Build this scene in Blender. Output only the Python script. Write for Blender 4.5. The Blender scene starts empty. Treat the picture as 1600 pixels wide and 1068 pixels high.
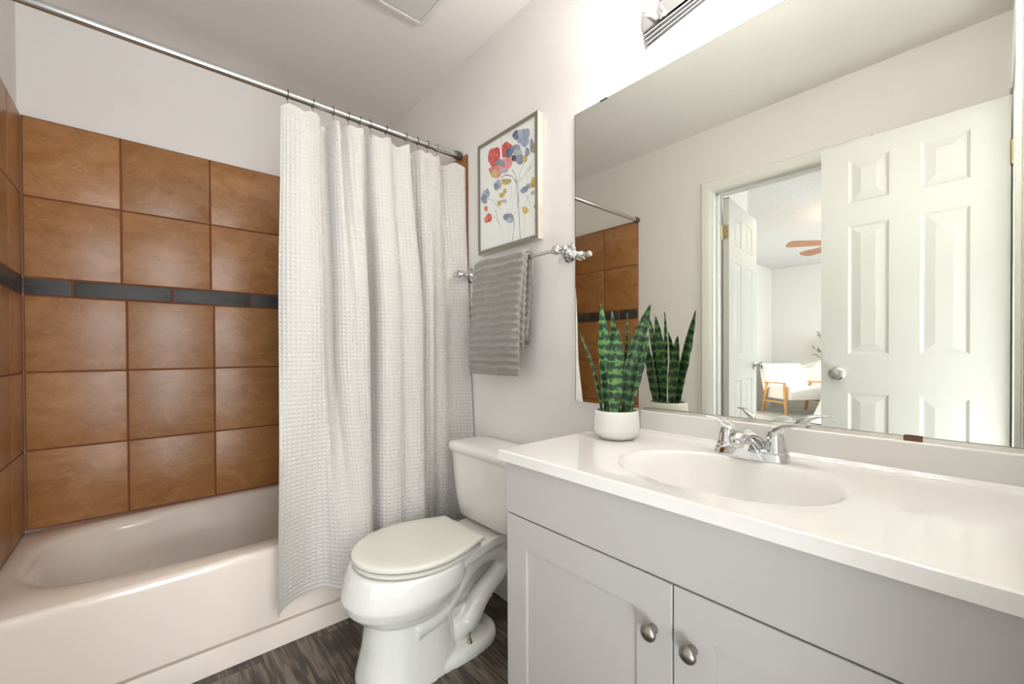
import bpy, bmesh, math, random
import numpy as np
from mathutils import Vector, Matrix
random.seed(7)
PI = math.pi
sc = bpy.context.scene
C = sc.collection
R = math.radians

# ------------------------------------------------------------------ camera
cam_d = bpy.data.cameras.new('camera'); cam = bpy.data.objects.new('camera', cam_d); C.objects.link(cam)
a_, b_, c_ = R(41.1489), R(-0.4462), R(-0.2577)
Fv = Vector((math.sin(a_)*math.cos(b_), math.cos(a_)*math.cos(b_), math.sin(b_)))
Rv = Vector((math.cos(a_), -math.sin(a_), 0)); Uv = Rv.cross(Fv)
R2 = Rv*math.cos(c_) + Uv*math.sin(c_); U2 = -Rv*math.sin(c_) + Uv*math.cos(c_)
cam.matrix_world = Matrix(((R2.x, U2.x, -Fv.x, 0), (R2.y, U2.y, -Fv.y, 0), (R2.z, U2.z, -Fv.z, 1.062), (0, 0, 0, 1)))
cam_d.sensor_width = 36; cam_d.lens = 36*657.66/1600; cam_d.shift_y = 18.71/1600
cam_d.clip_start = .02; cam_d.clip_end = 60
sc.camera = cam

# ------------------------------------------------------------------ world, lights, exposure
w = bpy.data.worlds.new('world'); sc.world = w; w.use_nodes = True
w.node_tree.nodes['Background'].inputs[0].default_value = (.86, .93, 1, 1)
w.node_tree.nodes['Background'].inputs[1].default_value = 1.3
sc.view_settings.view_transform = 'Standard'; sc.view_settings.look = 'None'
sc.view_settings.exposure = 0.92; sc.view_settings.gamma = 1; sc.view_settings.use_curve_mapping = False
def area(name, loc, target, sx, sy, power, col=(1, 1, 1)):
    l = bpy.data.lights.new(name, 'AREA'); l.shape = 'RECTANGLE'; l.size = sx; l.size_y = sy; l.energy = power; l.color = col
    o = bpy.data.objects.new(name, l); C.objects.link(o); o.location = loc
    o.rotation_euler = (Vector(target)-Vector(loc)).to_track_quat('-Z', 'Y').to_euler()
    return o
# unseen area fills added behind the entrance door to brighten the bathroom
area('hall_fill', (.1, -1.35, 1.55), (.45, 1.2, .9), 1.1, 1.5, 27, (.93, .985, 1.05))
area('hall_up_fill', (.12, -.36, .40), (.22, .75, 2.44), .45, .36, 6, (.95, .99, 1.03))  # added upward fill, lifts the ceiling and back wall
# bedroom window daylight
area('bedroom_daylight', (-3.9, -1.55, 1.5), (-3.9, 2, 1.1), 2.6, 1.6, 62, (.95, .97, 1))
sun_d = bpy.data.lights.new('sun', 'SUN'); sun_d.energy = 3.2; sun_d.angle = R(.6); sun_d.color = (1, .96, .88)
sun = bpy.data.objects.new('sun', sun_d); C.objects.link(sun)
sun.rotation_euler = Vector((-.34, .86, -.27)).to_track_quat('-Z', 'Y').to_euler()
def point(name, loc, power, rad, col):
    l = bpy.data.lights.new(name, 'POINT'); l.energy = power; l.shadow_soft_size = rad; l.color = col
    o = bpy.data.objects.new(name, l); C.objects.link(o); o.location = loc; return o
BULB = 60.0

# ------------------------------------------------------------------ materials
def hexc(h):
    v = [int(h[i:i+2], 16)/255 for i in (0, 2, 4)]
    return tuple(x/12.92 if x <= .04045 else ((x+.055)/1.055)**2.4 for x in v) + (1,)
def mat(name, col, rough=.5, metal=0., bump=None, spec=.5, coat=0., var=None, sheen=0., sub=0.):
    """procedural principled; bump=(scale, strength, distance); var=(scale, colour2, amount)"""
    m = bpy.data.materials.new(name); m.use_nodes = True; nt = m.node_tree; p = nt.nodes['Principled BSDF']
    col = hexc(col) if isinstance(col, str) else tuple(col)
    p.inputs['Base Color'].default_value = col; p.inputs['Roughness'].default_value = rough
    p.inputs['Metallic'].default_value = metal; p.inputs['Specular IOR Level'].default_value = spec
    p.inputs['Coat Weight'].default_value = coat; p.inputs['Coat Roughness'].default_value = .05
    if sheen: p.inputs['Sheen Weight'].default_value = sheen
    tc = nt.nodes.new('ShaderNodeTexCoord')
    if var is None: var = (6, None, .03)
    n = nt.nodes.new('ShaderNodeTexNoise'); n.inputs['Scale'].default_value = var[0]; n.inputs['Detail'].default_value = 4
    nt.links.new(tc.outputs['Object'], n.inputs['Vector'])
    mx = nt.nodes.new('ShaderNodeMix'); mx.data_type = 'RGBA'
    c2 = hexc(var[1]) if var[1] else tuple(c*.93 for c in col[:3])+(1,)
    mx.inputs['A'].default_value = col; mx.inputs['B'].default_value = c2
    mr = nt.nodes.new('ShaderNodeMapRange'); mr.inputs['From Min'].default_value = .4; mr.inputs['From Max'].default_value = .75
    mr.inputs['To Max'].default_value = var[2] if var[1] else var[2]*8
    nt.links.new(n.outputs[0], mr.inputs['Value']); nt.links.new(mr.outputs[0], mx.inputs['Factor'])
    nt.links.new(mx.outputs['Result'], p.inputs['Base Color'])
    if bump:
        n2 = nt.nodes.new('ShaderNodeTexNoise'); n2.inputs['Scale'].default_value = bump[0]; n2.inputs['Detail'].default_value = 3
        nt.links.new(tc.outputs['Object'], n2.inputs['Vector'])
        b = nt.nodes.new('ShaderNodeBump'); b.inputs['Strength'].default_value = bump[1]; b.inputs['Distance'].default_value = bump[2]
        nt.links.new(n2.outputs[0], b.inputs['Height']); nt.links.new(b.outputs[0], p.inputs['Normal'])
    return m
M = {}
M['wall'] = mat('wall_paint', 'e9e5e1', .6, bump=(150, .25, .001))
M['ceiling'] = mat('ceiling_paint', 'ece8e4', .7, bump=(90, .3, .001))
M['white_paint'] = mat('white_trim_paint', 'e8e8e2', .35, bump=(120, .05, .0005))
M['door'] = mat('door_paint', 'd0d1cc', .4)
M['bed_wall'] = mat('bedroom_wall_paint', 'e6e4e0', .6)
M['popcorn'] = mat('popcorn_ceiling', 'eaeaec', .9, bump=(110, 1, .012), var=(100, 'c9cacd', .5))
M['carpet'] = mat('carpet', 'c9c8c4', .95, bump=(300, .8, .004), var=(60, 'b4b3b0', .8))
M['tub'] = mat('tub_enamel', 'e4d8ca', .12, coat=.4)
M['porcelain'] = mat('porcelain', 'e4e3dd', .08, coat=.5)
M['plastic_seat'] = mat('toilet_seat_plastic', 'e0ddd1', .22, coat=.1)
M['chrome'] = mat('chrome', (.70, .71, .72, 1), .06, 1.)
M['rod'] = mat('brushed_rod_steel', (.62, .63, .62, 1), .22, 1.)
M['nickel'] = mat('brushed_nickel', (.36, .34, .31, 1), .32, 1.)
M['darkmetal'] = mat('dark_ring_wire', (.20, .19, .17, 1), .35, 1.)
M['rubber'] = mat('dark_rubber', '45433f', .6)
M['brass'] = mat('aged_brass', (.45, .38, .22, 1), .35, 1.)
M['cabinet'] = mat('cabinet_paint', 'bcb9b6', .38)
M['gap'] = mat('cabinet_gap_shade', '6c6862', .8)
M['counter'] = mat('cultured_marble', 'edebe8', .12, coat=.5, var=(3.5, 'e3ddd5', .5))
M['frame_face'] = mat('pewter_frame', '8f887b', .38, .35, bump=(80, .2, .0005), var=(40, '8b8478', .6))
M['frame_side'] = mat('silver_leaf_side', 'd6d1c5', .35, .3, var=(30, 'b9b2a2', .6))
M['towel'] = mat('grey_terry', 'a39f97', .95, bump=(420, 1, .004), var=(55, '8d8880', .75), sheen=.3)
M['pot'] = mat('white_ceramic_pot', 'edebe7', .35)
M['soil'] = mat('potting_soil', '2a221c', .95, bump=(200, 1, .01))
M['socket'] = mat('satin_nickel_socket', (.80, .78, .74, 1), .22, 1.)
M['wood'] = mat('oak_wood', 'd9a160', .45, var=(14, 'b97c40', .6))
M['fabric'] = mat('cream_upholstery', 'f1eee9', .9, bump=(60, .5, .006))
M['duvet'] = mat('white_duvet', 'f4f4f4', .9, bump=(9, .7, .03))
M['fan_wood'] = mat('fan_blade_wood', 'c08a6c', .5, var=(12, 'a8745a', .6))
M['olive_leaf'] = mat('olive_leaf', '6f7d6c', .6)
M['bark'] = mat('bark', '6b5a48', .8)
M['clip'] = mat('brown_clip', '6f4a36', .5)
M['glass_edge'] = mat('mirror_glass_edge', '5f9a87', .12, var=(30, 'a9d6c6', .8))
M['vent'] = mat('vent_plastic', 'dcd9d2', .45)
M['vent_panel'] = mat('vent_panel', 'cfd0ca', .4)
M['rail'] = mat('mirror_channel', (.68, .66, .60, 1), .28, 1.)

# mirror silver
m = bpy.data.materials.new('mirror_silver'); m.use_nodes = True; p = m.node_tree.nodes['Principled BSDF']
p.inputs['Base Color'].default_value = (.84, .85, .785, 1); p.inputs['Metallic'].default_value = 1; p.inputs['Roughness'].default_value = .004
M['mirror'] = m
# lit bulb filament
def emit(name, col, s):
    m = bpy.data.materials.new(name); m.use_nodes = True; p = m.node_tree.nodes['Principled BSDF']
    p.inputs['Base Color'].default_value = (1, 1, 1, 1); p.inputs['Emission Color'].default_value = col; p.inputs['Emission Strength'].default_value = s
    return m
M['glow'] = emit('lit_bulb', (1, .93, .84, 1), BULB)

# floor: dark vinyl planks running along y
def floor_mat():
    m = bpy.data.materials.new('dark_wood_plank_vinyl'); m.use_nodes = True; nt = m.node_tree; p = nt.nodes['Principled BSDF']
    L = nt.links.new; N = nt.nodes.new
    tc = N('ShaderNodeTexCoord'); mp = N('ShaderNodeMapping'); mp.inputs['Rotation'].default_value = (0, 0, R(90)); mp.inputs['Location'].default_value = (.45, .03, 0); L(tc.outputs['Object'], mp.inputs['Vector'])
    br = N('ShaderNodeTexBrick'); L(mp.outputs[0], br.inputs['Vector']); br.offset = .37
    br.inputs['Scale'].default_value = 1; br.inputs['Brick Width'].default_value = 1.2; br.inputs['Row Height'].default_value = .165
    br.inputs['Mortar Size'].default_value = .0014; br.inputs['Color1'].default_value = (0, 0, 0, 1); br.inputs['Color2'].default_value = (1, 1, 1, 1)
    br.inputs['Mortar'].default_value = (.5, .5, .5, 1)
    # grain, shifted per plank
    sepc = N('ShaderNodeVectorMath'); sepc.operation = 'SCALE'; L(br.outputs['Color'], sepc.inputs[0]); sepc.inputs['Scale'].default_value = 7
    ad = N('ShaderNodeVectorMath'); L(tc.outputs['Object'], ad.inputs[0]); L(sepc.outputs[0], ad.inputs[1])
    m1 = N('ShaderNodeMapping'); m1.inputs['Scale'].default_value = (6, 1.1, 1); L(ad.outputs[0], m1.inputs['Vector'])
    big = N('ShaderNodeTexNoise'); big.inputs['Scale'].default_value = 1; big.inputs['Detail'].default_value = 3; L(m1.outputs[0], big.inputs['Vector'])
    wv = N('ShaderNodeMath'); wv.operation = 'MULTIPLY'; L(big.outputs[0], wv.inputs[0]); wv.inputs[1].default_value = 60
    si = N('ShaderNodeMath'); si.operation = 'SINE'; L(wv.outputs[0], si.inputs[0])
    m2 = N('ShaderNodeMapping'); m2.inputs['Scale'].default_value = (130, 7, 1); L(ad.outputs[0], m2.inputs['Vector'])
    fine = N('ShaderNodeTexNoise'); fine.inputs['Scale'].default_value = 1; fine.inputs['Detail'].default_value = 5; L(m2.outputs[0], fine.inputs['Vector'])
    m3 = N('ShaderNodeMapping'); m3.inputs['Scale'].default_value = (9, 5, 1); L(ad.outputs[0], m3.inputs['Vector'])
    blot = N('ShaderNodeTexNoise'); blot.inputs['Scale'].default_value = 1; blot.inputs['Detail'].default_value = 4; L(m3.outputs[0], blot.inputs['Vector'])
    s1 = N('ShaderNodeMath'); s1.operation = 'MULTIPLY_ADD'; L(si.outputs[0], s1.inputs[0]); s1.inputs[1].default_value = .11; L(fine.outputs[0], s1.inputs[2])
    s2 = N('ShaderNodeMath'); s2.operation = 'MULTIPLY_ADD'; L(blot.outputs[0], s2.inputs[0]); s2.inputs[1].default_value = .65; L(s1.outputs[0], s2.inputs[2])
    cr = N('ShaderNodeValToRGB'); L(s2.outputs[0], cr.inputs[0])
    e = cr.color_ramp.elements; e[0].position = .52; e[0].color = hexc('2d2722'); e[1].position = 1.08; e[1].color = hexc('74675b')
    x = e.new(.78); x.color = hexc('473e36')
    mx = N('ShaderNodeMix'); mx.data_type = 'RGBA'; L(br.outputs['Fac'], mx.inputs['Factor']); L(cr.outputs[0], mx.inputs['A']); mx.inputs['B'].default_value = hexc('241d19')
    L(mx.outputs['Result'], p.inputs['Base Color']); p.inputs['Roughness'].default_value = .42
    bp = N('ShaderNodeBump'); bp.inputs['Strength'].default_value = .25; bp.inputs['Distance'].default_value = .001; L(s1.outputs[0], bp.inputs['Height']); L(bp.outputs[0], p.inputs['Normal'])
    return m
M['floor'] = floor_mat()

def tile_mat(name, c1, c2, c3, stretch, rough):
    m = bpy.data.materials.new(name); m.use_nodes = True; nt = m.node_tree; p = nt.nodes['Principled BSDF']
    L = nt.links.new; N = nt.nodes.new
    tc = N('ShaderNodeTexCoord'); at = N('ShaderNodeAttribute'); at.attribute_name = 'tv'
    sc_ = N('ShaderNodeVectorMath'); sc_.operation = 'SCALE'; L(at.outputs['Vector'], sc_.inputs[0]); sc_.inputs['Scale'].default_value = 9
    ad = N('ShaderNodeVectorMath'); L(tc.outputs['Object'], ad.inputs[0]); L(sc_.outputs[0], ad.inputs[1])
    mp = N('ShaderNodeMapping'); mp.inputs['Scale'].default_value = stretch; L(ad.outputs[0], mp.inputs['Vector'])
    n1 = N('ShaderNodeTexNoise'); n1.inputs['Scale'].default_value = 8; n1.inputs['Detail'].default_value = 8; n1.inputs['Roughness'].default_value = .68; n1.inputs['Distortion'].default_value = .8
    L(mp.outputs[0], n1.inputs['Vector'])
    cr = N('ShaderNodeValToRGB'); L(n1.outputs[0], cr.inputs[0]); e = cr.color_ramp.elements
    e[0].position = .3; e[0].color = hexc(c1); e[1].position = .7; e[1].color = hexc(c2)
    # thin pale crackle veins
    n2 = N('ShaderNodeTexNoise'); n2.inputs['Scale'].default_value = 8; n2.inputs['Detail'].default_value = 3; n2.inputs['Distortion'].default_value = 2.5
    L(mp.outputs[0], n2.inputs['Vector'])
    d = N('ShaderNodeMath'); d.operation = 'SUBTRACT'; L(n2.outputs[0], d.inputs[0]); d.inputs[1].default_value = .5
    ab = N('ShaderNodeMath'); ab.operation = 'ABSOLUTE'; L(d.outputs[0], ab.inputs[0])
    mr = N('ShaderNodeMapRange'); L(ab.outputs[0], mr.inputs['Value']); mr.inputs['From Min'].default_value = 0; mr.inputs['From Max'].default_value = .012
    mr.inputs['To Min'].default_value = .3; mr.inputs['To Max'].default_value = 0
    mx = N('ShaderNodeMix'); mx.data_type = 'RGBA'; L(mr.outputs[0], mx.inputs['Factor']); L(cr.outputs[0], mx.inputs['A']); mx.inputs['B'].default_value = hexc(c3)
    hs = N('ShaderNodeHueSaturation'); L(mx.outputs['Result'], hs.inputs['Color'])
    v = N('ShaderNodeMapRange'); L(at.outputs['Fac'], v.inputs['Value']); v.inputs['To Min'].default_value = .92; v.inputs['To Max'].default_value = 1.08; L(v.outputs[0], hs.inputs['Value'])
    L(hs.outputs[0], p.inputs['Base Color']); p.inputs['Roughness'].default_value = rough
    bp = N('ShaderNodeBump'); bp.inputs['Strength'].default_value = .3; bp.inputs['Distance'].default_value = .0015; L(n1.outputs[0], bp.inputs['Height']); L(bp.outputs[0], p.inputs['Normal'])
    return m
M['tile'] = tile_mat('tan_ceramic_tile', '93602f', 'b08050', 'd6a87c', (1, 1, 1.6), .32)
M['slate'] = tile_mat('slate_band_tile', '2c2a28', '4c4a46', '5d5b57', (.6, .6, 4), .5)
M['grout'] = mat('rust_grout', '7d4a30', .9)

# snake plant leaf: banded with UV v along the leaf
def leaf_mat():
    m = bpy.data.materials.new('snake_plant_leaf'); m.use_nodes = True; nt = m.node_tree; p = nt.nodes['Principled BSDF']
    L = nt.links.new; N = nt.nodes.new
    uv = N('ShaderNodeUVMap'); oi = N('ShaderNodeObjectInfo')
    se = N('ShaderNodeSeparateXYZ'); L(uv.outputs[0], se.inputs[0])
    mp = N('ShaderNodeMapping'); mp.inputs['Scale'].default_value = (2.2, 20, 1); L(uv.outputs[0], mp.inputs['Vector'])
    cb = N('ShaderNodeCombineXYZ'); L(oi.outputs['Random'], cb.inputs[2])
    mu = N('ShaderNodeVectorMath'); mu.operation = 'SCALE'; L(cb.outputs[0], mu.inputs[0]); mu.inputs['Scale'].default_value = 30
    ad = N('ShaderNodeVectorMath'); L(mp.outputs[0], ad.inputs[0]); L(mu.outputs[0], ad.inputs[1])
    n = N('ShaderNodeTexNoise'); n.inputs['Scale'].default_value = 1.0; n.inputs['Detail'].default_value = 3; n.inputs['Distortion'].default_value = .8; L(ad.outputs[0], n.inputs['Vector'])
    w1 = N('ShaderNodeMath'); w1.operation = 'MULTIPLY_ADD'; L(se.outputs[1], w1.inputs[0]); w1.inputs[1].default_value = 72; 
    nm = N('ShaderNodeMath'); nm.operation = 'MULTIPLY'; L(n.outputs[0], nm.inputs[0]); nm.inputs[1].default_value = 9; L(nm.outputs[0], w1.inputs[2])
    si = N('ShaderNodeMath'); si.operation = 'SINE'; L(w1.outputs[0], si.inputs[0])
    mr = N('ShaderNodeMapRange'); L(si.outputs[0], mr.inputs['Value']); mr.inputs['From Min'].default_value = -.5; mr.inputs['From Max'].default_value = .9
    cr = N('ShaderNodeValToRGB'); L(mr.outputs[0], cr.inputs[0]); e = cr.color_ramp.elements
    e[0].position = 0; e[0].color = hexc('1b3a26'); e[1].position = 1; e[1].color = hexc('5f8a48'); x = e.new(.5); x.color = hexc('2f5a34')
    hs = N('ShaderNodeHueSaturation'); L(cr.outputs[0], hs.inputs['Color']); rr = N('ShaderNodeMapRange'); L(oi.outputs['Random'], rr.inputs['Value']); rr.inputs['To Min'].default_value = .75; rr.inputs['To Max'].default_value = 1.2; L(rr.outputs[0], hs.inputs['Value'])
    L(hs.outputs[0], p.inputs['Base Color']); p.inputs['Roughness'].default_value = .35
    return m
M['leaf'] = leaf_mat()
def waffle_mat():
    m = mat('white_waffle_cotton', 'cfcbc4', .85, bump=(500, .4, .001), sheen=.1)
    nt = m.node_tree; p = nt.nodes['Principled BSDF']; out = nt.nodes['Material Output']
    t = nt.nodes.new('ShaderNodeBsdfTranslucent'); t.inputs[0].default_value = hexc('d6d4cf')
    ms = nt.nodes.new('ShaderNodeMixShader'); ms.inputs[0].default_value = .15
    nt.links.new(p.outputs[0], ms.inputs[1]); nt.links.new(t.outputs[0], ms.inputs[2]); nt.links.new(ms.outputs[0], out.inputs[0])
    return m
M['waffle'] = waffle_mat()
def glass_mat():
    m = bpy.data.materials.new('clear_bulb_glass'); m.use_nodes = True; nt = m.node_tree; nt.nodes.remove(nt.nodes['Principled BSDF'])
    t = nt.nodes.new('ShaderNodeBsdfTransparent'); g = nt.nodes.new('ShaderNodeBsdfGlossy'); g.inputs['Roughness'].default_value = .03
    f = nt.nodes.new('ShaderNodeLayerWeight'); f.inputs[0].default_value = .25; ms = nt.nodes.new('ShaderNodeMixShader')
    nt.links.new(f.outputs['Facing'], ms.inputs[0]); nt.links.new(t.outputs[0], ms.inputs[1]); nt.links.new(g.outputs[0], ms.inputs[2]); nt.links.new(ms.outputs[0], nt.nodes['Material Output'].inputs[0])
    return m
M['glass'] = glass_mat()

# ------------------------------------------------------------------ mesh helpers
class MB:
    def __init__(s): s.v = []; s.f = []; s.m = []; s.tv = []
    def add(s, vs, fs, mi=0, tv=0.):
        o = len(s.v); s.v += [tuple(x) for x in vs]; s.f += [tuple(o+i for i in f) for f in fs]; s.m += [mi]*len(fs); s.tv += [tv]*len(vs)
    def box(s, a, b, mi=0, tv=0., mt=None):
        x0, y0, z0 = [min(p, q) for p, q in zip(a, b)]; x1, y1, z1 = [max(p, q) for p, q in zip(a, b)]
        vs = [Vector(p) for p in ((x0, y0, z0), (x1, y0, z0), (x1, y1, z0), (x0, y1, z0), (x0, y0, z1), (x1, y0, z1), (x1, y1, z1), (x0, y1, z1))]
        if mt is not None: vs = [mt @ p for p in vs]
        s.add(vs, [(0, 3, 2, 1), (4, 5, 6, 7), (0, 1, 5, 4), (1, 2, 6, 5), (2, 3, 7, 6), (3, 0, 4, 7)], mi, tv)
    def loft(s, rings, mi=0, cap0=True, cap1=True, closed=True):
        n = len(rings[0]); vs = [p for r in rings for p in r]; fs = []
        for i in range(len(rings)-1):
            for j in range(n if closed else n-1):
                k = (j+1) % n
                fs.append((i*n+j, i*n+k, (i+1)*n+k, (i+1)*n+j))
        if cap0: fs.append(tuple(range(n-1, -1, -1)))
        if cap1: fs.append(tuple((len(rings)-1)*n+j for j in range(n)))
        s.add(vs, fs, mi)
    def tube(s, pts, rad, n=12, mi=0, caps=True):
        pts = [Vector(p) for p in pts]; rs = rad if isinstance(rad, (list, tuple)) else [rad]*len(pts)
        rings = []; up = None
        for i, p in enumerate(pts):
            t = (pts[min(i+1, len(pts)-1)]-pts[max(i-1, 0)]).normalized()
            if up is None: up = Vector((0, 0, 1)) if abs(t.z) < .9 else Vector((1, 0, 0))
            u = (up - t*up.dot(t)).normalized(); v = t.cross(u); up = u
            rings.append([p+(u*math.cos(2*PI*j/n)+v*math.sin(2*PI*j/n))*rs[i] for j in range(n)])
        s.loft(rings, mi, caps, caps)
    def lathe(s, prof, origin=(0, 0, 0), axis='z', n=32, mi=0):
        """prof: list of (r, h)"""
        o = Vector(origin); ax = {'x': Vector((1, 0, 0)), 'y': Vector((0, 1, 0)), 'z': Vector((0, 0, 1))}[axis] if isinstance(axis, str) else Vector(axis).normalized()
        u = Vector((0, 0, 1)) if abs(ax.z) < .9 else Vector((1, 0, 0)); u = (u-ax*u.dot(ax)).normalized(); v = ax.cross(u)
        s.loft([[o+ax*h+(u*math.cos(2*PI*j/n)+v*math.sin(2*PI*j/n))*max(r, 1e-5) for j in range(n)] for r, h in prof], mi)
    def build(s, name, mats, parent=None, smooth=None, bevel=None, seg=2, tv=False, fix=True):
        me = bpy.data.meshes.new(name); me.from_pydata(s.v, [], s.f)
        for mm in (mats if isinstance(mats, (list, tuple)) else [mats]): me.materials.append(mm)
        me.polygons.foreach_set('material_index', s.m)
        if tv:
            at = me.attributes.new('tv', 'FLOAT', 'POINT'); at.data.foreach_set('value', s.tv)
        if fix:
            bm = bmesh.new(); bm.from_mesh(me); bmesh.ops.recalc_face_normals(bm, faces=bm.faces); bm.to_mesh(me); bm.free()
        me.update()
        o = bpy.data.objects.new(name, me); C.objects.link(o)
        if parent is not None: o.parent = parent; o.matrix_parent_inverse = parent.matrix_basis.inverted()
        if bevel:
            b = o.modifiers.new('bevel', 'BEVEL'); b.width = bevel; b.segments = seg; b.limit_method = 'ANGLE'; b.angle_limit = R(35); b.harden_normals = False
        if smooth is not None:
            me.polygons.foreach_set('use_smooth', [True]*len(me.polygons))
            try: me.set_sharp_from_angle(angle=R(smooth))
            except Exception: pass
        return o
def struct(o): o['kind'] = 'structure'; return o
def tag(o, label, cat, group=None):
    o['label'] = label; o['category'] = cat
    if group: o['group'] = group
    return o
def thing(name, label, cat, loc=(0, 0, 0), group=None):
    o = bpy.data.objects.new(name, None); C.objects.link(o); o.location = loc; o.empty_display_size = .05
    return tag(o, label, cat, group)
def superell(cx, cy, z, ax, ay, n=40, e=2.0, back=None):
    out = []
    for j in range(n):
        t = 2*PI*j/n; c, s_ = math.cos(t), math.sin(t)
        out.append(Vector((cx+ax*math.copysign(abs(c)**(2/e), c), cy+ay*math.copysign(abs(s_)**(2/e), s_), z)))
    return out
def interp(keys, t):
    """catmull-rom through equally spaced keys, t in [0,1]"""
    keys = np.asarray(keys, float); n = len(keys)-1; x = np.clip(np.asarray(t)*n, 0, n-1e-9); i = x.astype(int); f = (x-i)[..., None]
    g = lambda k: keys[np.clip(k, 0, n)]
    p0, p1, p2, p3 = g(i-1), g(i), g(i+1), g(i+2)
    return .5*((2*p1)+(-p0+p2)*f+(2*p0-5*p1+4*p2-p3)*f**2+(-p0+3*p1-3*p2+p3)*f**3)

XR, XL, YB, YN, H = 1.159, -.365, 2.496, -.05, 2.44
XF, YS, HB = -6.6, 2.754, 2.566      # bedroom far wall, side wall, ceiling

# ================================================================== SETTING
# ---- walls
b = MB(); b.box((XR, -1.9, 0), (XR+.12, YB+.12, H)); struct(b.build('wall_right', M['wall']))
b = MB(); b.box((XL-.11, YB, 0), (XR, YB+.12, H)); struct(b.build('wall_back', M['wall']))
DY0, DY1, DZ = .45, 1.165, 2.052     # rough opening to the bedroom
b = MB(); b.box((XL-.11, DY1, 0), (XL, YB, H)); b.box((XL-.11, DY0, DZ), (XL, DY1, H)); b.box((XL-.11, -1.9, 0), (XL, DY0, H)); struct(b.build('wall_left', M['wall']))
NX0, NX1 = -.19, .45                # entrance opening the camera stands in
b = MB(); b.box((XL, YN-.11, 0), (NX0, YN, H)); b.box((NX1, YN-.11, 0), (XR, YN, H)); b.box((NX0, YN-.11, DZ), (NX1, YN, H)); struct(b.build('wall_near', M['wall']))
b = MB(); b.box((XL, -1.9, 0), (XR, -1.8, H)); struct(b.build('wall_hall_sun_block', M['wall']))  # unseen end wall, added to keep the sun out of the bathroom
b = MB(); b.box((XL-.11, -1.9, -.05), (XR+.12, YB+.12, 0)); struct(b.build('floor', M['floor']))
b = MB(); b.box((XL-.11, -1.9, H), (XR+.12, YB+.12, H+.08)); struct(b.build('ceiling', M['ceiling']))
# ---- bedroom shell
b = MB(); b.box((XF-.1, -2.0, 0), (XF, YS, HB)); struct(b.build('wall_bedroom_far', M['bed_wall']))
b = MB(); b.box((XF, YS, 0), (-1.34, YS+.1, HB)); struct(b.build('wall_bedroom_side', M['bed_wall']))
b = MB(); b.box((-1.34, 1.30, 0), (XL-.11, 1.40, HB)); b.box((-1.34, 1.40, 0), (-1.24, YS+.1, HB)); struct(b.build('wall_bedroom_return', M['bed_wall']))
b = MB(); b.box((XF, -2.0, -.05), (XL-.11, YS, 0)); struct(b.build('floor_bedroom', M['carpet']))
b = MB(); b.box((XF-.1, -2.1, HB), (XL-.11, YS+.1, HB+.08)); struct(b.build('ceiling_bedroom', M['popcorn']))
b = MB()   # window wall with one wide opening
b.box((XF-.1, -2.1, 0), (-5.9, -2.0, HB)); b.box((-1.6, -2.1, 0), (XL-.11, -2.0, HB)); b.box((-5.9, -2.1, 0), (-1.6, -2.0, .5)); b.box((-5.9, -2.1, 2.2), (-1.6, -2.0, HB))
struct(b.build('wall_bedroom_window', M['bed_wall']))
b = MB()
for x in (-5.9, -3.78, -1.66): b.box((x, -2.08, .5), (x+.06, -2.02, 2.2))
for z in (.5, 1.32, 2.14): b.box((-5.9, -2.08, z), (-1.6, -2.02, z+.06))
struct(b.build('window_1', M['white_paint'], bevel=.004))
# baseboards
b = MB(); b.box((XF, 1.7, 0), (XF+.014, YS, .09)); struct(b.build('baseboard_bedroom_far', M['white_paint']))
b = MB(); b.box((XF+.014, YS-.014, 0), (-1.34, YS, .09)); struct(b.build('baseboard_bedroom_side', M['white_paint']))
b = MB(); b.box((XR-.013, .82, 0), (XR, 1.60, .085)); struct(b.build('baseboard_right', M['white_paint'], bevel=.004))
b = MB(); b.box((XL, 1.23, 0), (XL+.013, 1.66, .085)); struct(b.build('baseboard_left', M['white_paint'], bevel=.004))
# door frame to the bedroom: jamb, casing, stops
b = MB()
b.box((XL-.125, 1.148, 0), (XL+.004, DY1, DZ-.012)); b.box((XL-.125, DY0, 0), (XL+.004, DY0+.015, DZ-.012)); b.box((XL-.125, DY0, DZ-.014), (XL+.004, DY1, DZ))
b.box((XL-.075, 1.137, 0), (XL-.04, 1.148, DZ-.014)); b.box((XL-.075, DY0+.015, DZ-.026), (XL-.04, 1.148, DZ-.014)); b.box((XL-.075, DY0+.015, 0), (XL-.04, DY0+.026, DZ-.014))
struct(b.build('trim_1', M['white_paint'], bevel=.002))
def casing(name, y0, y1, zt, x, sgn, wd=.06):
    b = MB(); pr_ = [(0, .009), (.012, .013), (.030, .016), (wd-.010, .017), (wd, .006)]
    for k in range(4):
        d0, h0 = pr_[k]; d1, h1 = pr_[k+1]
        # mitred strip ring around opening: left leg, head, right leg
        q = [[(x, y1+d, 0), (x, y1+d, zt+d), (x, y0-d, zt+d), (x, y0-d, 0)] for d in (d0, d1)]
        vs = [(x+sgn*h, p[1], p[2]) for row, h in ((q[0], h0), (q[1], h1)) for p in row]
        b.add(vs, [(0, 1, 5, 4), (1, 2, 6, 5), (2, 3, 7, 6)])
    for d, h in (pr_[0], pr_[-1]):
        vs = [(x, y1+d, 0), (x, y1+d, zt+d), (x, y0-d, zt+d), (x, y0-d, 0)]; vs += [(x+sgn*h, p[1], p[2]) for p in vs]
        b.add(vs, [(0, 1, 5, 4), (1, 2, 6, 5), (2, 3, 7, 6)])
    return struct(b.build(name, M['white_paint']))
casing('trim_2', DY0+.005, 1.158, DZ-.008, XL, 1, .066)
casing('trim_3', DY0+.005, 1.158, DZ-.008, XL-.11, -1, .052)
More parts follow.
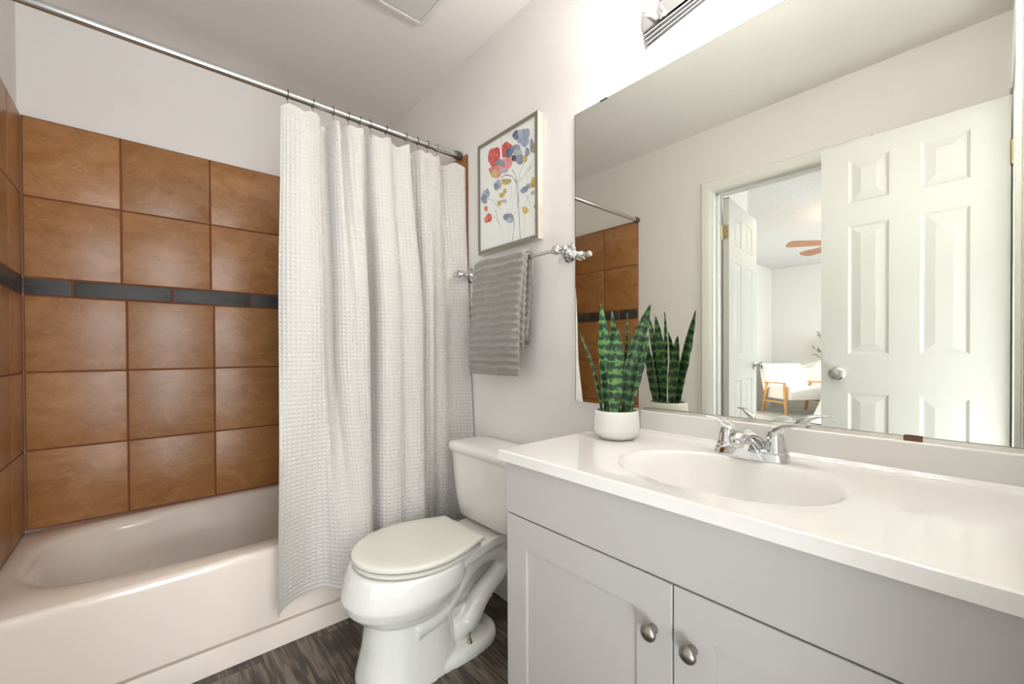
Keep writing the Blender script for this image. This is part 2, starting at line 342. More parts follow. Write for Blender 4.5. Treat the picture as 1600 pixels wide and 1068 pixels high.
b = MB(); b.box((NX0-.0, YN-.115, 0), (NX0+.018, YN+.003, DZ)); b.box((NX1-.018, YN-.115, 0), (NX1, YN+.003, DZ)); b.box((NX0, YN-.115, DZ-.018), (NX1, YN+.003, DZ)); struct(b.build('trim_4', M['white_paint'], bevel=.002))
b = MB(); b.box((NX1, YN, 0), (NX1+.057, YN+.012, DZ+.055)); b.box((NX0-.057, YN, DZ), (NX1+.057, YN+.012, DZ+.055)); b.box((NX0-.057, YN, 0), (NX0-.004, YN+.004, DZ)); struct(b.build('trim_5', M['white_paint'], bevel=.003))

# ---- six-panel doors (raised panels pressed into the skin)
def panel_door(name, W, knob_side, mx, loc, rotz):
    """local: door in the x(0..W) z plane, thickness y(0..-.035); panels on both faces"""
    root = MB(); T = .035; HT = 2.02
    st = .105*W/.6; mid = .10*W/.6
    cols = [(st, W/2-mid/2), (W/2+mid/2, W-st)]
    rows = [(.22, .832), (1.015, 1.622), (1.722, 1.921)]
    rows = [(.235, .845), (1.027, 1.628), (1.735, 1.935)]
    xs = sorted({0, W} | {c for r in cols for c in r}); zs = sorted({0, HT} | {c for r in rows for c in r})
    def face(y, sg):
        for i in range(len(xs)-1):
            for k in range(len(zs)-1):
                x0, x1, z0, z1 = xs[i], xs[i+1], zs[k], zs[k+1]
                if (x0, x1) in cols and (z0, z1) in rows:
                    lv = [(0, 0), (.010, -.005), (.016, -.005), (.046, -.001), (.048, -.001)]
                    rr = [[(x0+d, y+sg*h, z0+d), (x1-d, y+sg*h, z0+d), (x1-d, y+sg*h, z1-d), (x0+d, y+sg*h, z1-d)] for d, h in lv]
                    root.loft(rr, 0, False, True)
                else: root.add([(x0, y, z0), (x1, y, z0), (x1, y, z1), (x0, y, z1)], [(0, 1, 2, 3)])
    face(0, 1); face(-T, -1)
    root.loft([[(0, 0, 0), (W, 0, 0), (W, 0, HT), (0, 0, HT)], [(0, -T, 0), (W, -T, 0), (W, -T, HT), (0, -T, HT)]], 0, False, False)
    d = root.build(name, M['door'])
    d.location = loc; d.rotation_euler = (0, 0, rotz); struct(d)
    kx = W-.065
    for sg in (1, -1):
        k = MB(); y = 0 if sg > 0 else -T
        k.lathe([(.0, 0), (.031, 0), (.031, .004), (.026, .008), (.013, .012), (.012, .028), (.020, .034), (.0265, .042), (.0275, .052), (.024, .060), (.012, .064), (.0, .0645)], (kx, y, .935), (0, sg, 0), 28)
        o = k.build('door_knob', M['rod'], smooth=40); o.parent = d
    return d
# entrance door, folded open parallel to the left wall (face towards +x)
d1 = panel_door('door_1', .60, 0, 1, (-.232, -.042, .012), R(90))
for z in (.25, 1.80):
    h = MB(); h.box((-.0025, -.033, z-.045), (0, -.002, z+.045)); h.tube([(-.003, -.0405, z-.047), (-.003, -.0405, z+.047)], .0055, 10)
    o = h.build('hinge', [M['brass'], M['rubber']]); o.parent = d1
# bedroom door, swung out into the bedroom
d2 = panel_door('door_2', .695, 0, 1, (XL-.127, 1.107, .012), R(173.8))
for z in (.25, 1.80):
    h = MB(); h.box((-.0025, -.033, z-.045), (0, -.002, z+.045)); h.tube([(-.004, -.040, z-.047), (-.004, -.040, z+.047)], .006, 10)
    for q in (-.03, 0, .03): h.lathe([(.0036, 0), (.003, .0012), (0, .0016)], (-.0025, -.020 if q else -.012, z+q), (-1, 0, 0), 8, mi=1)
    o = h.build('hinge', [M['brass'], M['rubber']]); o.parent = d2

# ---- tile surround: every tile a bevelled slab set on grout
def tiles(name, rects, to3, t0, t1):
    """rects: (a0,a1,z0,z1,kind); to3(a,z,d) maps wall coordinates and depth to the world"""
    b = MB(); g = .0027
    for a0, a1, z0, z1, k in rects:
        tv = random.random(); bv = .003; q = []
        for d, ins in ((t0, 0), (t1-bv, 0), (t1-.0008, bv*.6), (t1, bv*1.6)):
            q.append([to3(*p, d) for p in ((a0+g+ins, z0+g+ins), (a1-g-ins, z0+g+ins), (a1-g-ins, z1-g-ins), (a0+g+ins, z1-g-ins))])
        n0 = len(b.v); b.loft(q, k, False, True); b.tv[n0:] = [tv]*(len(b.v)-n0)
    a0 = min(r[0] for r in rects); a1 = max(r[1] for r in rects); z0 = min(r[2] for r in rects); z1 = max(r[3] for r in rects)
    b.loft([[to3(p[0], p[1], d) for p in ((a0, z0), (a1, z0), (a1, z1), (a0, z1))] for d in (0, t1-.0022)], 2, False, True)
    return struct(b.build(name, [M['tile'], M['slate'], M['grout']], tv=True, smooth=30))
ZR = [.366, .678, .985, 1.288]; ZU = [1.358, 1.675, 1.986]
def wallrects(lo, up, band):
    r = []
    for i in range(3): r += [(lo[j], lo[j+1], ZR[i], ZR[i+1], 0) for j in range(len(lo)-1)]
    for i in range(2): r += [(up[j], up[j+1], ZU[i], ZU[i+1], 0) for j in range(len(up)-1)]
    r += [(band[j], band[j+1], 1.288, 1.358, 1) for j in range(len(band)-1)]
    return r
tiles('wall_back_tile', wallrects([-.353, -.055, .256, .567, .878, 1.147], [-.353, -.07, .245, .56, .875, 1.147], [-.353, -.217, .099, .410, .722, 1.034, 1.147]),
      lambda a, z, d: (a, YB-d, z), 0, .0124)
tiles('wall_left_tile', wallrects([1.676, 1.965, 2.268, 2.4836], [1.676, 1.970, 2.262, 2.4836], [1.676, 1.828, 2.118, 2.43, 2.4836]),
      lambda a, z, d: (XL+d, a, z), 0, .012)
tiles('wall_right_tile', wallrects([1.635, 1.965, 2.268, 2.4836], [1.635, 1.970, 2.262, 2.4836], [1.635, 1.828, 2.118, 2.43, 2.4836]),
      lambda a, z, d: (XR-d, a, z), 0, .012)

# ================================================================== BATHTUB
X0, X1, Y0, Y1 = XL+.002, XR-.002, 1.69, YB-.002
tub = thing('bathtub', 'almond white alcove bathtub along the tiled wall', 'bathtub', (.4, 2.09, 0))
cxt, cyt = (X0+X1)/2, (Y0+.045+Y1)/2
zr = .366
n = 96
def rrect(z, hx, hy, e, cx=cxt, cy=cyt):
    return superell(cx, cy, z, hx, hy, n, e)
def outer(z, ins):
    out = []
    x0, x1, y0, y1 = X0+ins, X1-ins, Y0+ins, Y1-ins
    for j in range(n):
        t = 2*PI*j/n; c, s = math.cos(t), math.sin(t)
        k = 1/max(abs(c)/((x1-x0)/2), abs(s)/((y1-y0)/2))
        out.append(Vector(((x0+x1)/2+c*k, (y0+y1)/2+s*k, z)))
    return out
b = MB()
rings = [outer(.09, .03), outer(.20, .012), outer(zr-.03, .0), outer(zr-.012, .0), outer(zr-.004, .004), outer(zr, .012)]
hx, hy = .70, .325
cyb = 2.093+.012
rings += [rrect(zr, hx+.03, hy+.02, 3.6, cy=cyb), rrect(zr-.002, hx+.008, hy+.005, 3.4, cy=cyb), rrect(zr-.012, hx-.010, hy-.006, 3.3, cy=cyb), rrect(zr-.04, hx-.028, hy-.02, 3.2, cy=cyb),
          rrect(zr-.15, hx-.055, hy-.042, 3.4, cx=cxt+.005, cy=cyb), rrect(zr-.25, hx-.09, hy-.062, 3.2, cx=cxt+.01, cy=cyb), rrect(.075, hx-.14, hy-.095, 3, cx=cxt+.01, cy=cyb), rrect(.058, hx-.20, hy-.14, 2.8, cx=cxt+.01, cy=cyb), rrect(.056, .05, .03, 2, cy=cyb)]
b.loft(rings, 0, False, True)
b.build('basin', M['tub'], tub, smooth=50)
b = MB()   # apron: flat front panel with rounded top roll, recess line and skirt
prof = [(Y0+.004, zr-.0), (Y0-.004, zr-.004), (Y0-.009, zr-.014), (Y0-.009, zr-.03), (Y0-.008, .098), (Y0-.004, .094), (Y0+.012, .093), (Y0+.012, .084), (Y0-.001, .083), (Y0-.002, .079), (Y0-.002, .001), (Y0+.02, .001), (Y0+.02, zr-.03)]
b.loft([[(x, y, z) for y, z in prof] for x in (X0+.002, X1-.002)])
b.build('apron', M['tub'], tub, smooth=40)
b = MB(); b.lathe([(0, 0), (.03, 0), (.03, .003), (.022, .005), (0, .005)], (X1-.2, cyb, .057), 'z', 24); b.build('drain', M['chrome'], tub, smooth=40)

# ================================================================== SHOWER ROD, RINGS, CURTAIN
RY, RZ = 1.674, 1.987
rod = thing('shower_curtain_rod', 'long brushed metal shower rod spanning above the tub', 'curtain rod', (.4, RY, RZ))
b = MB(); b.tube([(XL+.02, RY, RZ), (XR-.02, RY, RZ)], .0125, 24); b.build('rod', M['rod'], rod, smooth=40)
b = MB(); b.tube([(XR-.16, RY, RZ), (XR-.03, RY, RZ)], .0145, 24); b.build('inner_tube', M['rod'], rod, smooth=40)
for x0, x1 in ((XL+.0125, XL+.045), (XR-.045, XR-.0125)):
    b = MB(); b.lathe([(.0, 0), (.018, 0), (.019, .004), (.0185, .028), (.015, .032), (.0, .0325)], (x0, RY, RZ), 'x', 24)
    b.build('end_cap', M['rubber'], rod, smooth=40)
RX = [.396, .482, .554, .612, .658, .70, .769, .859, .914, .965, 1.011, 1.105]
ord_ = ['nearest the free left edge of the curtain', 'second from the left edge', 'third from the left edge', 'fourth from the left edge', 'fifth from the left edge', 'sixth from the left edge',
        'seventh from the left edge', 'fifth from the wall end', 'fourth from the wall end', 'third from the wall end', 'second from the wall end', 'nearest the end cap at the wall']
def ring_mesh(x, tilt):
    b = MB(); pts = []
    for k in range(21):       # open hook: loop over the rod, tail down to the cloth
        t = R(-60)+R(300)*k/20
        pts.append((x+tilt*math.sin(t)*.4, RY+math.cos(t)*.0155, RZ+.0005+math.sin(t)*.0155))
    b.tube(pts, .0014, 8); b.lathe([(0, -.003), (.003, -.001), (.003, .001), (0, .003)], pts[0], 'z', 8)
    b.tube([pts[-1], (x+.001, RY+.002, RZ-.026), (x+.002, RY-.004, RZ-.045), (x+.001, RY-.012, RZ-.060)], .0011, 8)
    return b
for i, x in enumerate(RX):
    o = ring_mesh(x, .006*math.sin(i*2.1)).build('curtain_ring', M['darkmetal'], smooth=40)
    tag(o, 'dark wire curtain ring on the shower rod, ' + ord_[i], 'curtain ring', 'curtain rings on the shower rod')

top = [(.372, 1.665), (.392, 1.652), (.44, 1.632), (.482, 1.648), (.502, 1.662), (.510, 1.700), (.538, 1.708), (.554, 1.66), (.568, 1.645), (.585, 1.685), (.612, 1.655), (.64, 1.64), (.664, 1.652), (.685, 1.695), (.70, 1.672), (.715, 1.655), (.765, 1.640), (.80, 1.665), (.852, 1.645), (.868, 1.655), (.88, 1.70), (.90, 1.69), (.925, 1.650), (.965, 1.655), (1.0, 1.652), (1.02, 1.66), (1.035, 1.70), (1.07, 1.68), (1.146, 1.642)]
mid = [(.355, 1.64), (.38, 1.618), (.43, 1.602), (.475, 1.607), (.500, 1.625), (.518, 1.670), (.545, 1.680), (.560, 1.630), (.59, 1.602), (.615, 1.602), (.64, 1.600), (.668, 1.612), (.668, 1.66), (.690, 1.705), (.706, 1.675), (.725, 1.612), (.78, 1.602), (.82, 1.615), (.87, 1.600), (.905, 1.615), (.904, 1.672), (.920, 1.690), (.935, 1.65), (.965, 1.632), (.995, 1.657), (1.03, 1.660), (1.08, 1.672), (1.115, 1.655), (1.147, 1.612)]
bot = [(.325, 1.555), (.357, 1.618), (.43, 1.662), (.50, 1.662), (.535, 1.615), (.56, 1.585), (.585, 1.572), (.61, 1.565), (.635, 1.562), (.65, 1.566), (.66, 1.580), (.668, 1.60), (.670, 1.64), (.680, 1.668), (.692, 1.648), (.72, 1.602), (.77, 1.587), (.82, 1.597), (.865, 1.580), (.900, 1.590), (.908, 1.655), (.918, 1.672), (.94, 1.665), (.97, 1.655), (1.0, 1.668), (1.04, 1.660), (1.08, 1.655), (1.12, 1.630), (1.150, 1.565)]
def curtain():
    NU, NV = 560, 620; cell = .0152; amp = .0036
    t = np.linspace(0, 1, NU); zt, zb = 1.944, .172
    P = np.stack([interp(top, t), interp(mid, t), interp(bot, t)])           # 3,NU,2
    # drop profile between hooks at the heading
    dist = np.min(np.abs(P[0][:, 0:1]-np.array(RX)[None, :]), axis=1)
    sag = -np.clip(dist/.04, 0, 1)**1.3*.020
    s = np.linspace(0, 1, NV)
    # blend weights top -> mid -> bottom
    w2 = np.clip((s-.45)/.55, 0, 1); w2 = w2*w2*(3-2*w2)
    w0 = np.clip(1-s/.45, 0, 1); w0 = w0*w0*(3-2*w0); w1 = 1-w0-w2
    XY = w0[:, None, None]*P[0]+w1[:, None, None]*P[1]+w2[:, None, None]*P[2]   # NV,NU,2
    # gentle irregular drift of the folds
    XY[..., 1] += .004*np.sin(6*s[:, None]+13*t[None, :])*np.sin(PI*s[:, None])
    Z = zt+(zb-zt)*s[:, None]+np.zeros((1, NU)); Z += sag[None, :]*np.clip(1-s[:, None]*9, 0, 1)**2
    XYZ = np.concatenate([XY, Z[..., None]], axis=2)
    dx = np.gradient(XYZ, axis=1); dz = np.gradient(XYZ, axis=0)
    N = np.cross(dx, dz); N /= np.linalg.norm(N, axis=2, keepdims=True); N *= np.where(N[..., 1:2] > 0, 1, 1)
    seg = np.linalg.norm(np.diff(XY[NV//2], axis=0), axis=1); L = np.concatenate([[0], np.cumsum(seg)])
    u = L[None, :]/cell; v = (zt-Z)/cell
    def ridge(x): return np.abs(np.cos(PI*x))**2.2
    hgt = np.maximum(ridge(u+0*v), ridge(v+0*u))
    hem = (v < 3.2) | (v > (zt-zb)/cell-2.2)
    hgt = np.where(hem, ridge(v*1.0)*.6+.4, hgt)
    sgn = np.sign(np.median(N[..., 1])) or 1
    N = N*(-sgn)                                        # outward = towards the room (-y)
    V = XYZ+N*(hgt-.5)[..., None]*amp
    idx = np.arange(NU*NV).reshape(NV, NU)
    F = np.stack([idx[:-1, :-1], idx[:-1, 1:], idx[1:, 1:], idx[1:, :-1]], -1).reshape(-1, 4)
    me = bpy.data.meshes.new('waffle_cloth'); me.vertices.add(V.size//3); me.vertices.foreach_set('co', V.reshape(-1))
    me.loops.add(F.size); me.loops.foreach_set('vertex_index', F.reshape(-1)); me.polygons.add(len(F))
    me.polygons.foreach_set('loop_start', np.arange(0, F.size, 4)); me.polygons.foreach_set('use_smooth', np.ones(len(F), bool))
    me.materials.append(M['waffle']); me.update(calc_edges=True); me.validate()
    o = bpy.data.objects.new('shower_curtain', me); C.objects.link(o); return o
cu = curtain(); tag(cu, 'white waffle weave shower curtain bunched at the right of the tub', 'shower curtain')

# ================================================================== TOILET
TY = 1.305
toi = thing('toilet', 'white two-piece toilet with closed lid beside the vanity', 'toilet', (.8, TY, 0))
b = MB()
# pedestal + bowl
b.loft([superell(.668, TY, z, ax, ay, 48, e) for z, ax, ay, e in [(0, .172, .128, 2.6), (.02, .170, .126, 2.6), (.10, .152, .116, 2.5), (.17, .143, .112, 2.4), (.205, .143, .112, 2.3)]], cap1=True)
b.loft([superell(cx, TY, z, ax, ay, 48, e) for cx, z, ax, ay, e in [(.668, .185, .12, .095, 2.1), (.665, .205, .146, .116, 2.1), (.66, .228, .176, .142, 2.1), (.655, .255, .194, .163, 2.1), (.655, .285, .202, .176, 2.1), (.662, .30, .206, .180, 2.1), (.668, .335, .203, .181, 2.1), (.675, .366, .198, .178, 2.1), (.675, .374, .190, .170, 2.1)]])
# rear deck carrying the tank
b.loft([[(x, TY-h, z0), (x, TY+h, z0), (x, TY+h, z1), (x, TY-h, z1)] for x, h, z0, z1 in [(.74, .15, .335, .374), (.86, .128, .335, .376), (.95, .112, .345, .380), (1.04, .112, .355, .386), (1.135, .112, .352, .386)]])
# foot
b.loft([superell(.82, TY, z, ax, ay, 48, 2.8) for z, ax, ay in [(0, .185, .128), (.020, .185, .128), (.034, .180, .122), (.042, .168, .108)]])
# trapway tubes, one lobe each side of a thin web
b.box((.70, TY-.05, .03), (.93, TY+.05, .15)); b.box((.80, TY-.018, .10), (1.02, TY+.018, .35))
for s in (-1, 1):
    y = TY+s*.060
    b.tube([(.64, TY+s*.085, .170), (.70, TY+s*.080, .175), (.755, TY+s*.075, .188), (.811, y, .225), (.872, y, .283), (.925, y, .310), (.98, y, .312), (1.025, y, .286), (1.030, y, .245), (.995, y, .210), (.950, y, .182), (.912, y, .148), (.895, TY+s*.054, .112), (.870, TY+s*.048, .084), (.82, TY+s*.042, .066), (.75, TY+s*.04, .055)],
           [.036, .036, .035, .033, .032, .033, .036, .037, .036, .035, .036, .039, .042, .042, .042, .038], 18)
    b.tube([(1.0, y, .305), (1.04, y*.7+TY*.3, .36)], [.034, .045], 14)
bowl = b.build('bowl', M['porcelain'], toi)
rm = bowl.modifiers.new('remesh', 'REMESH'); rm.mode = 'VOXEL'; rm.voxel_size = .0038; rm.use_smooth_shade = True
sm = bowl.modifiers.new('smooth', 'SMOOTH'); sm.factor = .5; sm.iterations = 5
# tank
def rbox_loft(levels, mi=0, n=40, e=7):
    return [superell(cx, cy, z, ax, ay, n, e) for cx, cy, z, ax, ay in levels]
b = MB()
b.loft(rbox_loft([(1.054, TY, .392, .078, .150), (1.053, TY, .400, .086, .160), (1.052, TY, .46, .089, .176), (1.050, TY, .56, .092, .192), (1.050, TY, .652, .094, .202)]))
b.build('tank', M['porcelain'], toi, smooth=50)
b = MB()
b.loft(rbox_loft([(1.050, TY, .648, .094, .203), (1.048, TY, .654, .102, .213), (1.048, TY, .672, .103, .214), (1.048, TY, .682, .099, .211), (1.048, TY, .688, .090, .203), (1.048, TY, .6895, .06, .17)]))
b.build('tank_lid', M['porcelain'], toi, smooth=60)
def seat_ring(z, g, n=64):
    """elongated seat outline: elliptical nose, tapering sides, straight cut at the hinges"""
    pts = []; xb = .893+g; xm = .690; wb = .120; wm = .178
    for j in range(25):                      # nose from the far side round to the near side
        t = PI/2+PI*j/24; pts.append((xm+math.cos(t)*(.201+g), math.sin(t)*(wm+g)))
    def side(x): f = (x-xm)/(xb-xm); return (wm-(wm-wb)*f**1.7)+g
    xs = [xm+(xb-.018-xm)*k/12 for k in range(1, 13)]
    near = [(x, -side(x)) for x in xs]; hb = side(xb-.018)
    cor = [(xb-.018+.018*math.sin(R(a)), -(hb-.016+.016*math.cos(R(a)))) for a in (25, 50, 75, 90)]
    pts += near+cor+[(xb, y) for y in (-.05, 0, .05)]+[(x, -y) for x, y in cor[::-1]]+[(x, -y) for x, y in near[::-1]]
    return [Vector((x, TY+y, z)) for x, y in pts]
b = MB(); b.loft([seat_ring(.3745, -.022), seat_ring(.3785, -.020), seat_ring(.380, -.002), seat_ring(.388, -.001), seat_ring(.3900, -.004), seat_ring(.3905, -.012)]); b.build('seat', M['plastic_seat'], toi, smooth=50)
b = MB(); b.loft([seat_ring(.3900, -.026), seat_ring(.3955, -.024), seat_ring(.3970, -.001), seat_ring(.400, .003), seat_ring(.408, .003), seat_ring(.412, -.002), seat_ring(.414, -.012), seat_ring(.4155, -.05)]); b.build('seat_lid', M['plastic_seat'], toi, smooth=50)
for s in (-1, 1):
    b = MB(); b.box((.870, TY+s*.075-.022, .3775), (.925, TY+s*.075+.022, .392)); b.tube([(.893, TY+s*.075-.024, .398), (.893, TY+s*.075+.024, .398)], .008, 12); b.build('hinge', M['plastic_seat'], toi, bevel=.003, smooth=40)
    b = MB(); b.lathe([(0, .038), (.0095, .038), (.0098, .044), (.007, .048), (.0065, .056), (.0032, .0565), (.0030, .078), (0, .0785)], (.850, TY+s*.100, 0), 'z', 12); b.build('floor_bolt', M['brass'], toi, smooth=40)

# ================================================================== PICTURE
pic = thing('framed_picture', 'framed floral watercolour print on the wall above the grey towel', 'picture', (1.129, 1.329, 1.731))
y0, y1, z0, z1 = 1.139, 1.519, 1.489, 1.973; fw = .016
b = MB()
for p0, p1 in (((y0, z0), (y1, z0+fw)), ((y0, z1-fw), (y1, z1)), ((y0, z0+fw), (y0+fw, z1-fw)), ((y1-fw, z0+fw), (y1, z1-fw))):
    b.box((XR-.030, p0[0]+.0006, p0[1]+.0006), (XR-.0285, p1[0]-.0006, p1[1]-.0006))
b.build('frame_front', M['frame_face'], pic)
b = MB()
for p0, p1 in (((y0, z0), (y1, z0+.010)), ((y0, z1-.010), (y1, z1)), ((y0, z0+.010), (y0+.010, z1-.010)), ((y1-.010, z0+.010), (y1, z1-.010))):
    b.box((XR-.0285, p0[0], p0[1]), (XR-.001, p1[0], p1[1]))
b.build('frame_side', M['frame_side'], pic, bevel=.001)
ART_COL = dict(paper='e9ebe6', red='c8483f', pink='d98a86', rose='c87a7c', coral='d9715a', ochre='c9a94e', slate='7f8898', lilac='b7a3b4', blue='8f9bb3', navy='5a6880', mist='a8b0b8', olive='a39b58', ink='33363f')
ART_BLOBS = [["red",[[-38,141],[-49,128],[-61,117],[-79,108],[-96,123],[-107,140],[-120,157],[-119,176],[-113,195],[-96,202],[-77,194],[-58,194],[-41,180],[-37,160]]],["red",[[35,145],[26,135],[14,130],[-1,131],[-19,134],[-25,150],[-25,164],[-29,179],[-19,189],[-5,194],[11,191],[22,180],[35,171],[44,157]]],["pink",[[25,81],[12,74],[-5,68],[-22,78],[-32,90],[-46,101],[-47,114],[-38,126],[-23,132],[-5,127],[13,126],[31,118],[33,103],[32,91]]],["pink",[[42,98],[38,90],[35,82],[28,76],[18,85],[11,91],[5,100],[3,111],[3,123],[11,126],[19,125],[27,127],[36,120],[40,109]]],["rose",[[-19,77],[-32,72],[-37,63],[-55,61],[-77,70],[-96,81],[-104,94],[-112,107],[-116,122],[-95,121],[-76,118],[-56,113],[-38,103],[-21,90]]],["coral",[[-2,95],[-8,87],[-21,87],[-30,83],[-45,86],[-58,96],[-67,107],[-66,117],[-66,125],[-61,135],[-44,130],[-31,124],[-18,117],[-9,107]]],["ochre",[[-47,79],[-54,74],[-61,72],[-69,71],[-79,74],[-91,79],[-96,87],[-94,94],[-96,102],[-90,106],[-79,105],[-69,101],[-61,94],[-53,87]]],["slate",[[-7,103],[-17,102],[-26,102],[-39,107],[-52,113],[-65,122],[-63,129],[-64,135],[-61,141],[-49,139],[-36,135],[-24,127],[-17,119],[-6,109]]],["lilac",[[14,72],[12,67],[1,67],[-9,68],[-21,69],[-32,76],[-38,84],[-41,90],[-38,94],[-33,99],[-21,98],[-9,90],[2,86],[12,79]]],["blue",[[136,159],[140,143],[131,133],[118,128],[102,137],[90,151],[73,163],[66,182],[73,195],[81,205],[95,205],[109,204],[127,194],[132,175]]],["navy",[[79,189],[79,180],[71,175],[62,178],[54,182],[49,190],[43,198],[41,208],[50,213],[56,216],[64,217],[73,213],[81,206],[82,197]]],["blue",[[145,171],[143,164],[139,157],[131,154],[122,162],[115,168],[107,176],[106,186],[107,195],[115,198],[123,197],[131,198],[140,190],[143,180]]],["mist",[[105,189],[101,185],[100,179],[93,178],[85,183],[78,188],[75,195],[72,203],[71,210],[79,211],[86,210],[93,209],[100,203],[106,196]]],["slate",[[90,133],[93,124],[83,121],[70,123],[56,129],[46,137],[32,146],[27,156],[37,159],[44,162],[56,161],[70,157],[85,150],[88,140]]],["mist",[[100,112],[96,108],[88,106],[77,107],[64,110],[52,118],[49,125],[41,133],[44,138],[52,141],[65,139],[77,132],[89,126],[101,119]]],["slate",[[105,85],[108,75],[101,70],[90,70],[78,74],[70,83],[60,91],[54,102],[62,108],[69,113],[78,114],[90,110],[102,104],[106,93]]],["navy",[[41,130],[33,123],[21,123],[8,124],[-1,132],[0,141],[-3,150],[0,159],[12,162],[24,163],[35,158],[44,152],[54,144],[49,135]]],["slate",[[142,100],[141,91],[135,89],[131,87],[125,86],[120,93],[116,101],[116,109],[118,116],[119,125],[125,126],[131,121],[136,116],[140,109]]],["slate",[[166,116],[165,104],[161,98],[156,95],[151,91],[147,100],[145,113],[143,125],[145,136],[147,147],[152,151],[157,143],[161,138],[165,130]]],["olive",[[177,101],[178,90],[173,87],[170,85],[166,85],[162,91],[158,98],[158,108],[161,115],[162,123],[166,127],[170,124],[174,119],[175,110]]],["ink",[[65,104],[60,101],[57,98],[53,95],[46,98],[40,103],[37,109],[37,114],[35,121],[40,124],[47,122],[52,121],[58,117],[63,111]]],["ochre",[[130,79],[129,72],[124,70],[120,68],[115,69],[110,73],[106,80],[107,87],[108,93],[109,100],[115,100],[120,98],[124,93],[127,86]]],["mist",[[-29,24],[-29,14],[-39,10],[-52,15],[-63,18],[-73,25],[-80,35],[-82,45],[-72,49],[-63,52],[-53,56],[-40,49],[-31,41],[-27,32]]],["slate",[[-42,21],[-47,16],[-53,14],[-58,10],[-66,12],[-73,18],[-78,25],[-77,31],[-78,39],[-75,45],[-66,43],[-58,40],[-51,36],[-47,29]]],["olive",[[37,19],[28,17],[21,16],[12,14],[-3,20],[-15,26],[-23,33],[-25,38],[-28,45],[-17,46],[-2,41],[11,38],[24,33],[33,26]]],["ochre",[[13,20],[12,17],[7,16],[-1,16],[-9,20],[-16,23],[-25,27],[-24,31],[-21,33],[-16,34],[-9,33],[-1,31],[7,27],[9,23]]],["ochre",[[4,-13],[-1,-16],[-5,-20],[-9,-22],[-14,-19],[-19,-16],[-19,-10],[-18,-5],[-18,2],[-12,4],[-7,3],[-3,2],[1,-3],[4,-7]]],["ochre",[[-10,-24],[-11,-29],[-17,-30],[-24,-29],[-31,-30],[-39,-26],[-41,-20],[-43,-15],[-41,-11],[-38,-8],[-31,-6],[-23,-11],[-18,-15],[-11,-19]]],["lilac",[[4,-52],[5,-56],[-1,-57],[-8,-57],[-16,-54],[-22,-50],[-31,-46],[-33,-42],[-29,-39],[-24,-38],[-16,-39],[-8,-40],[1,-43],[3,-48]]],["ochre",[[-28,-52],[-32,-55],[-34,-60],[-40,-62],[-47,-59],[-53,-55],[-55,-49],[-58,-44],[-59,-38],[-53,-36],[-46,-36],[-40,-37],[-34,-41],[-28,-46]]],["mist",[[-113,8],[-111,-2],[-123,-4],[-134,-2],[-145,-2],[-156,5],[-166,14],[-167,23],[-159,28],[-156,35],[-146,38],[-133,31],[-123,25],[-117,16]]],["slate",[[-128,-7],[-127,-16],[-131,-25],[-143,-23],[-152,-20],[-161,-14],[-168,-5],[-174,6],[-168,14],[-159,16],[-153,21],[-142,19],[-133,12],[-127,2]]],["slate",[[-114,22],[-109,15],[-108,8],[-112,7],[-116,7],[-121,11],[-126,16],[-133,23],[-134,30],[-132,34],[-132,39],[-128,39],[-122,36],[-116,29]]],["coral",[[-122,-51],[-124,-55],[-125,-61],[-132,-61],[-139,-58],[-144,-55],[-148,-49],[-151,-43],[-150,-37],[-143,-37],[-138,-35],[-132,-35],[-126,-40],[-122,-45]]],["red",[[-96,-107],[-108,-111],[-120,-109],[-132,-110],[-142,-105],[-148,-97],[-148,-88],[-138,-82],[-131,-76],[-119,-71],[-107,-77],[-99,-83],[-94,-90],[-95,-98]]],["coral",[[-118,-100],[-119,-103],[-124,-104],[-130,-103],[-136,-103],[-143,-100],[-145,-96],[-147,-93],[-145,-91],[-142,-88],[-136,-87],[-130,-90],[-125,-93],[-119,-96]]],["slate",[[48,-138],[41,-142],[31,-146],[14,-141],[3,-132],[-11,-124],[-20,-114],[-17,-107],[-9,-102],[5,-104],[18,-106],[35,-111],[44,-121],[46,-130]]],["mist",[[44,-138],[42,-141],[37,-143],[30,-144],[20,-143],[13,-138],[10,-134],[5,-129],[7,-125],[13,-123],[21,-123],[29,-127],[38,-129],[46,-134]]],["slate",[[137,-29],[134,-36],[132,-41],[128,-46],[118,-49],[107,-50],[98,-46],[94,-41],[86,-36],[88,-30],[98,-26],[107,-23],[117,-24],[128,-25]]],["slate",[[156,-30],[155,-35],[151,-38],[145,-39],[138,-39],[130,-38],[123,-33],[123,-28],[120,-24],[123,-20],[128,-18],[136,-18],[143,-22],[149,-25]]],["ochre",[[179,-28],[175,-36],[171,-41],[166,-44],[160,-42],[153,-39],[150,-28],[151,-19],[150,-10],[154,-3],[160,-1],[166,-3],[171,-11],[176,-18]]],["olive",[[166,-35],[165,-39],[162,-41],[155,-39],[149,-38],[142,-35],[138,-31],[137,-26],[139,-23],[144,-22],[148,-20],[155,-22],[160,-27],[164,-31]]],["lilac",[[169,-64],[169,-68],[167,-70],[162,-70],[157,-69],[153,-65],[151,-62],[147,-58],[149,-55],[153,-54],[157,-54],[162,-56],[167,-57],[171,-61]]],["ochre",[[135,-118],[137,-125],[131,-128],[127,-132],[120,-133],[111,-130],[103,-125],[101,-117],[100,-111],[98,-104],[105,-101],[113,-102],[121,-106],[127,-111]]],["slate",[[176,-118],[177,-122],[175,-124],[172,-124],[170,-124],[168,-122],[166,-119],[165,-116],[167,-113],[168,-110],[170,-109],[172,-110],[175,-112],[176,-115]]]]
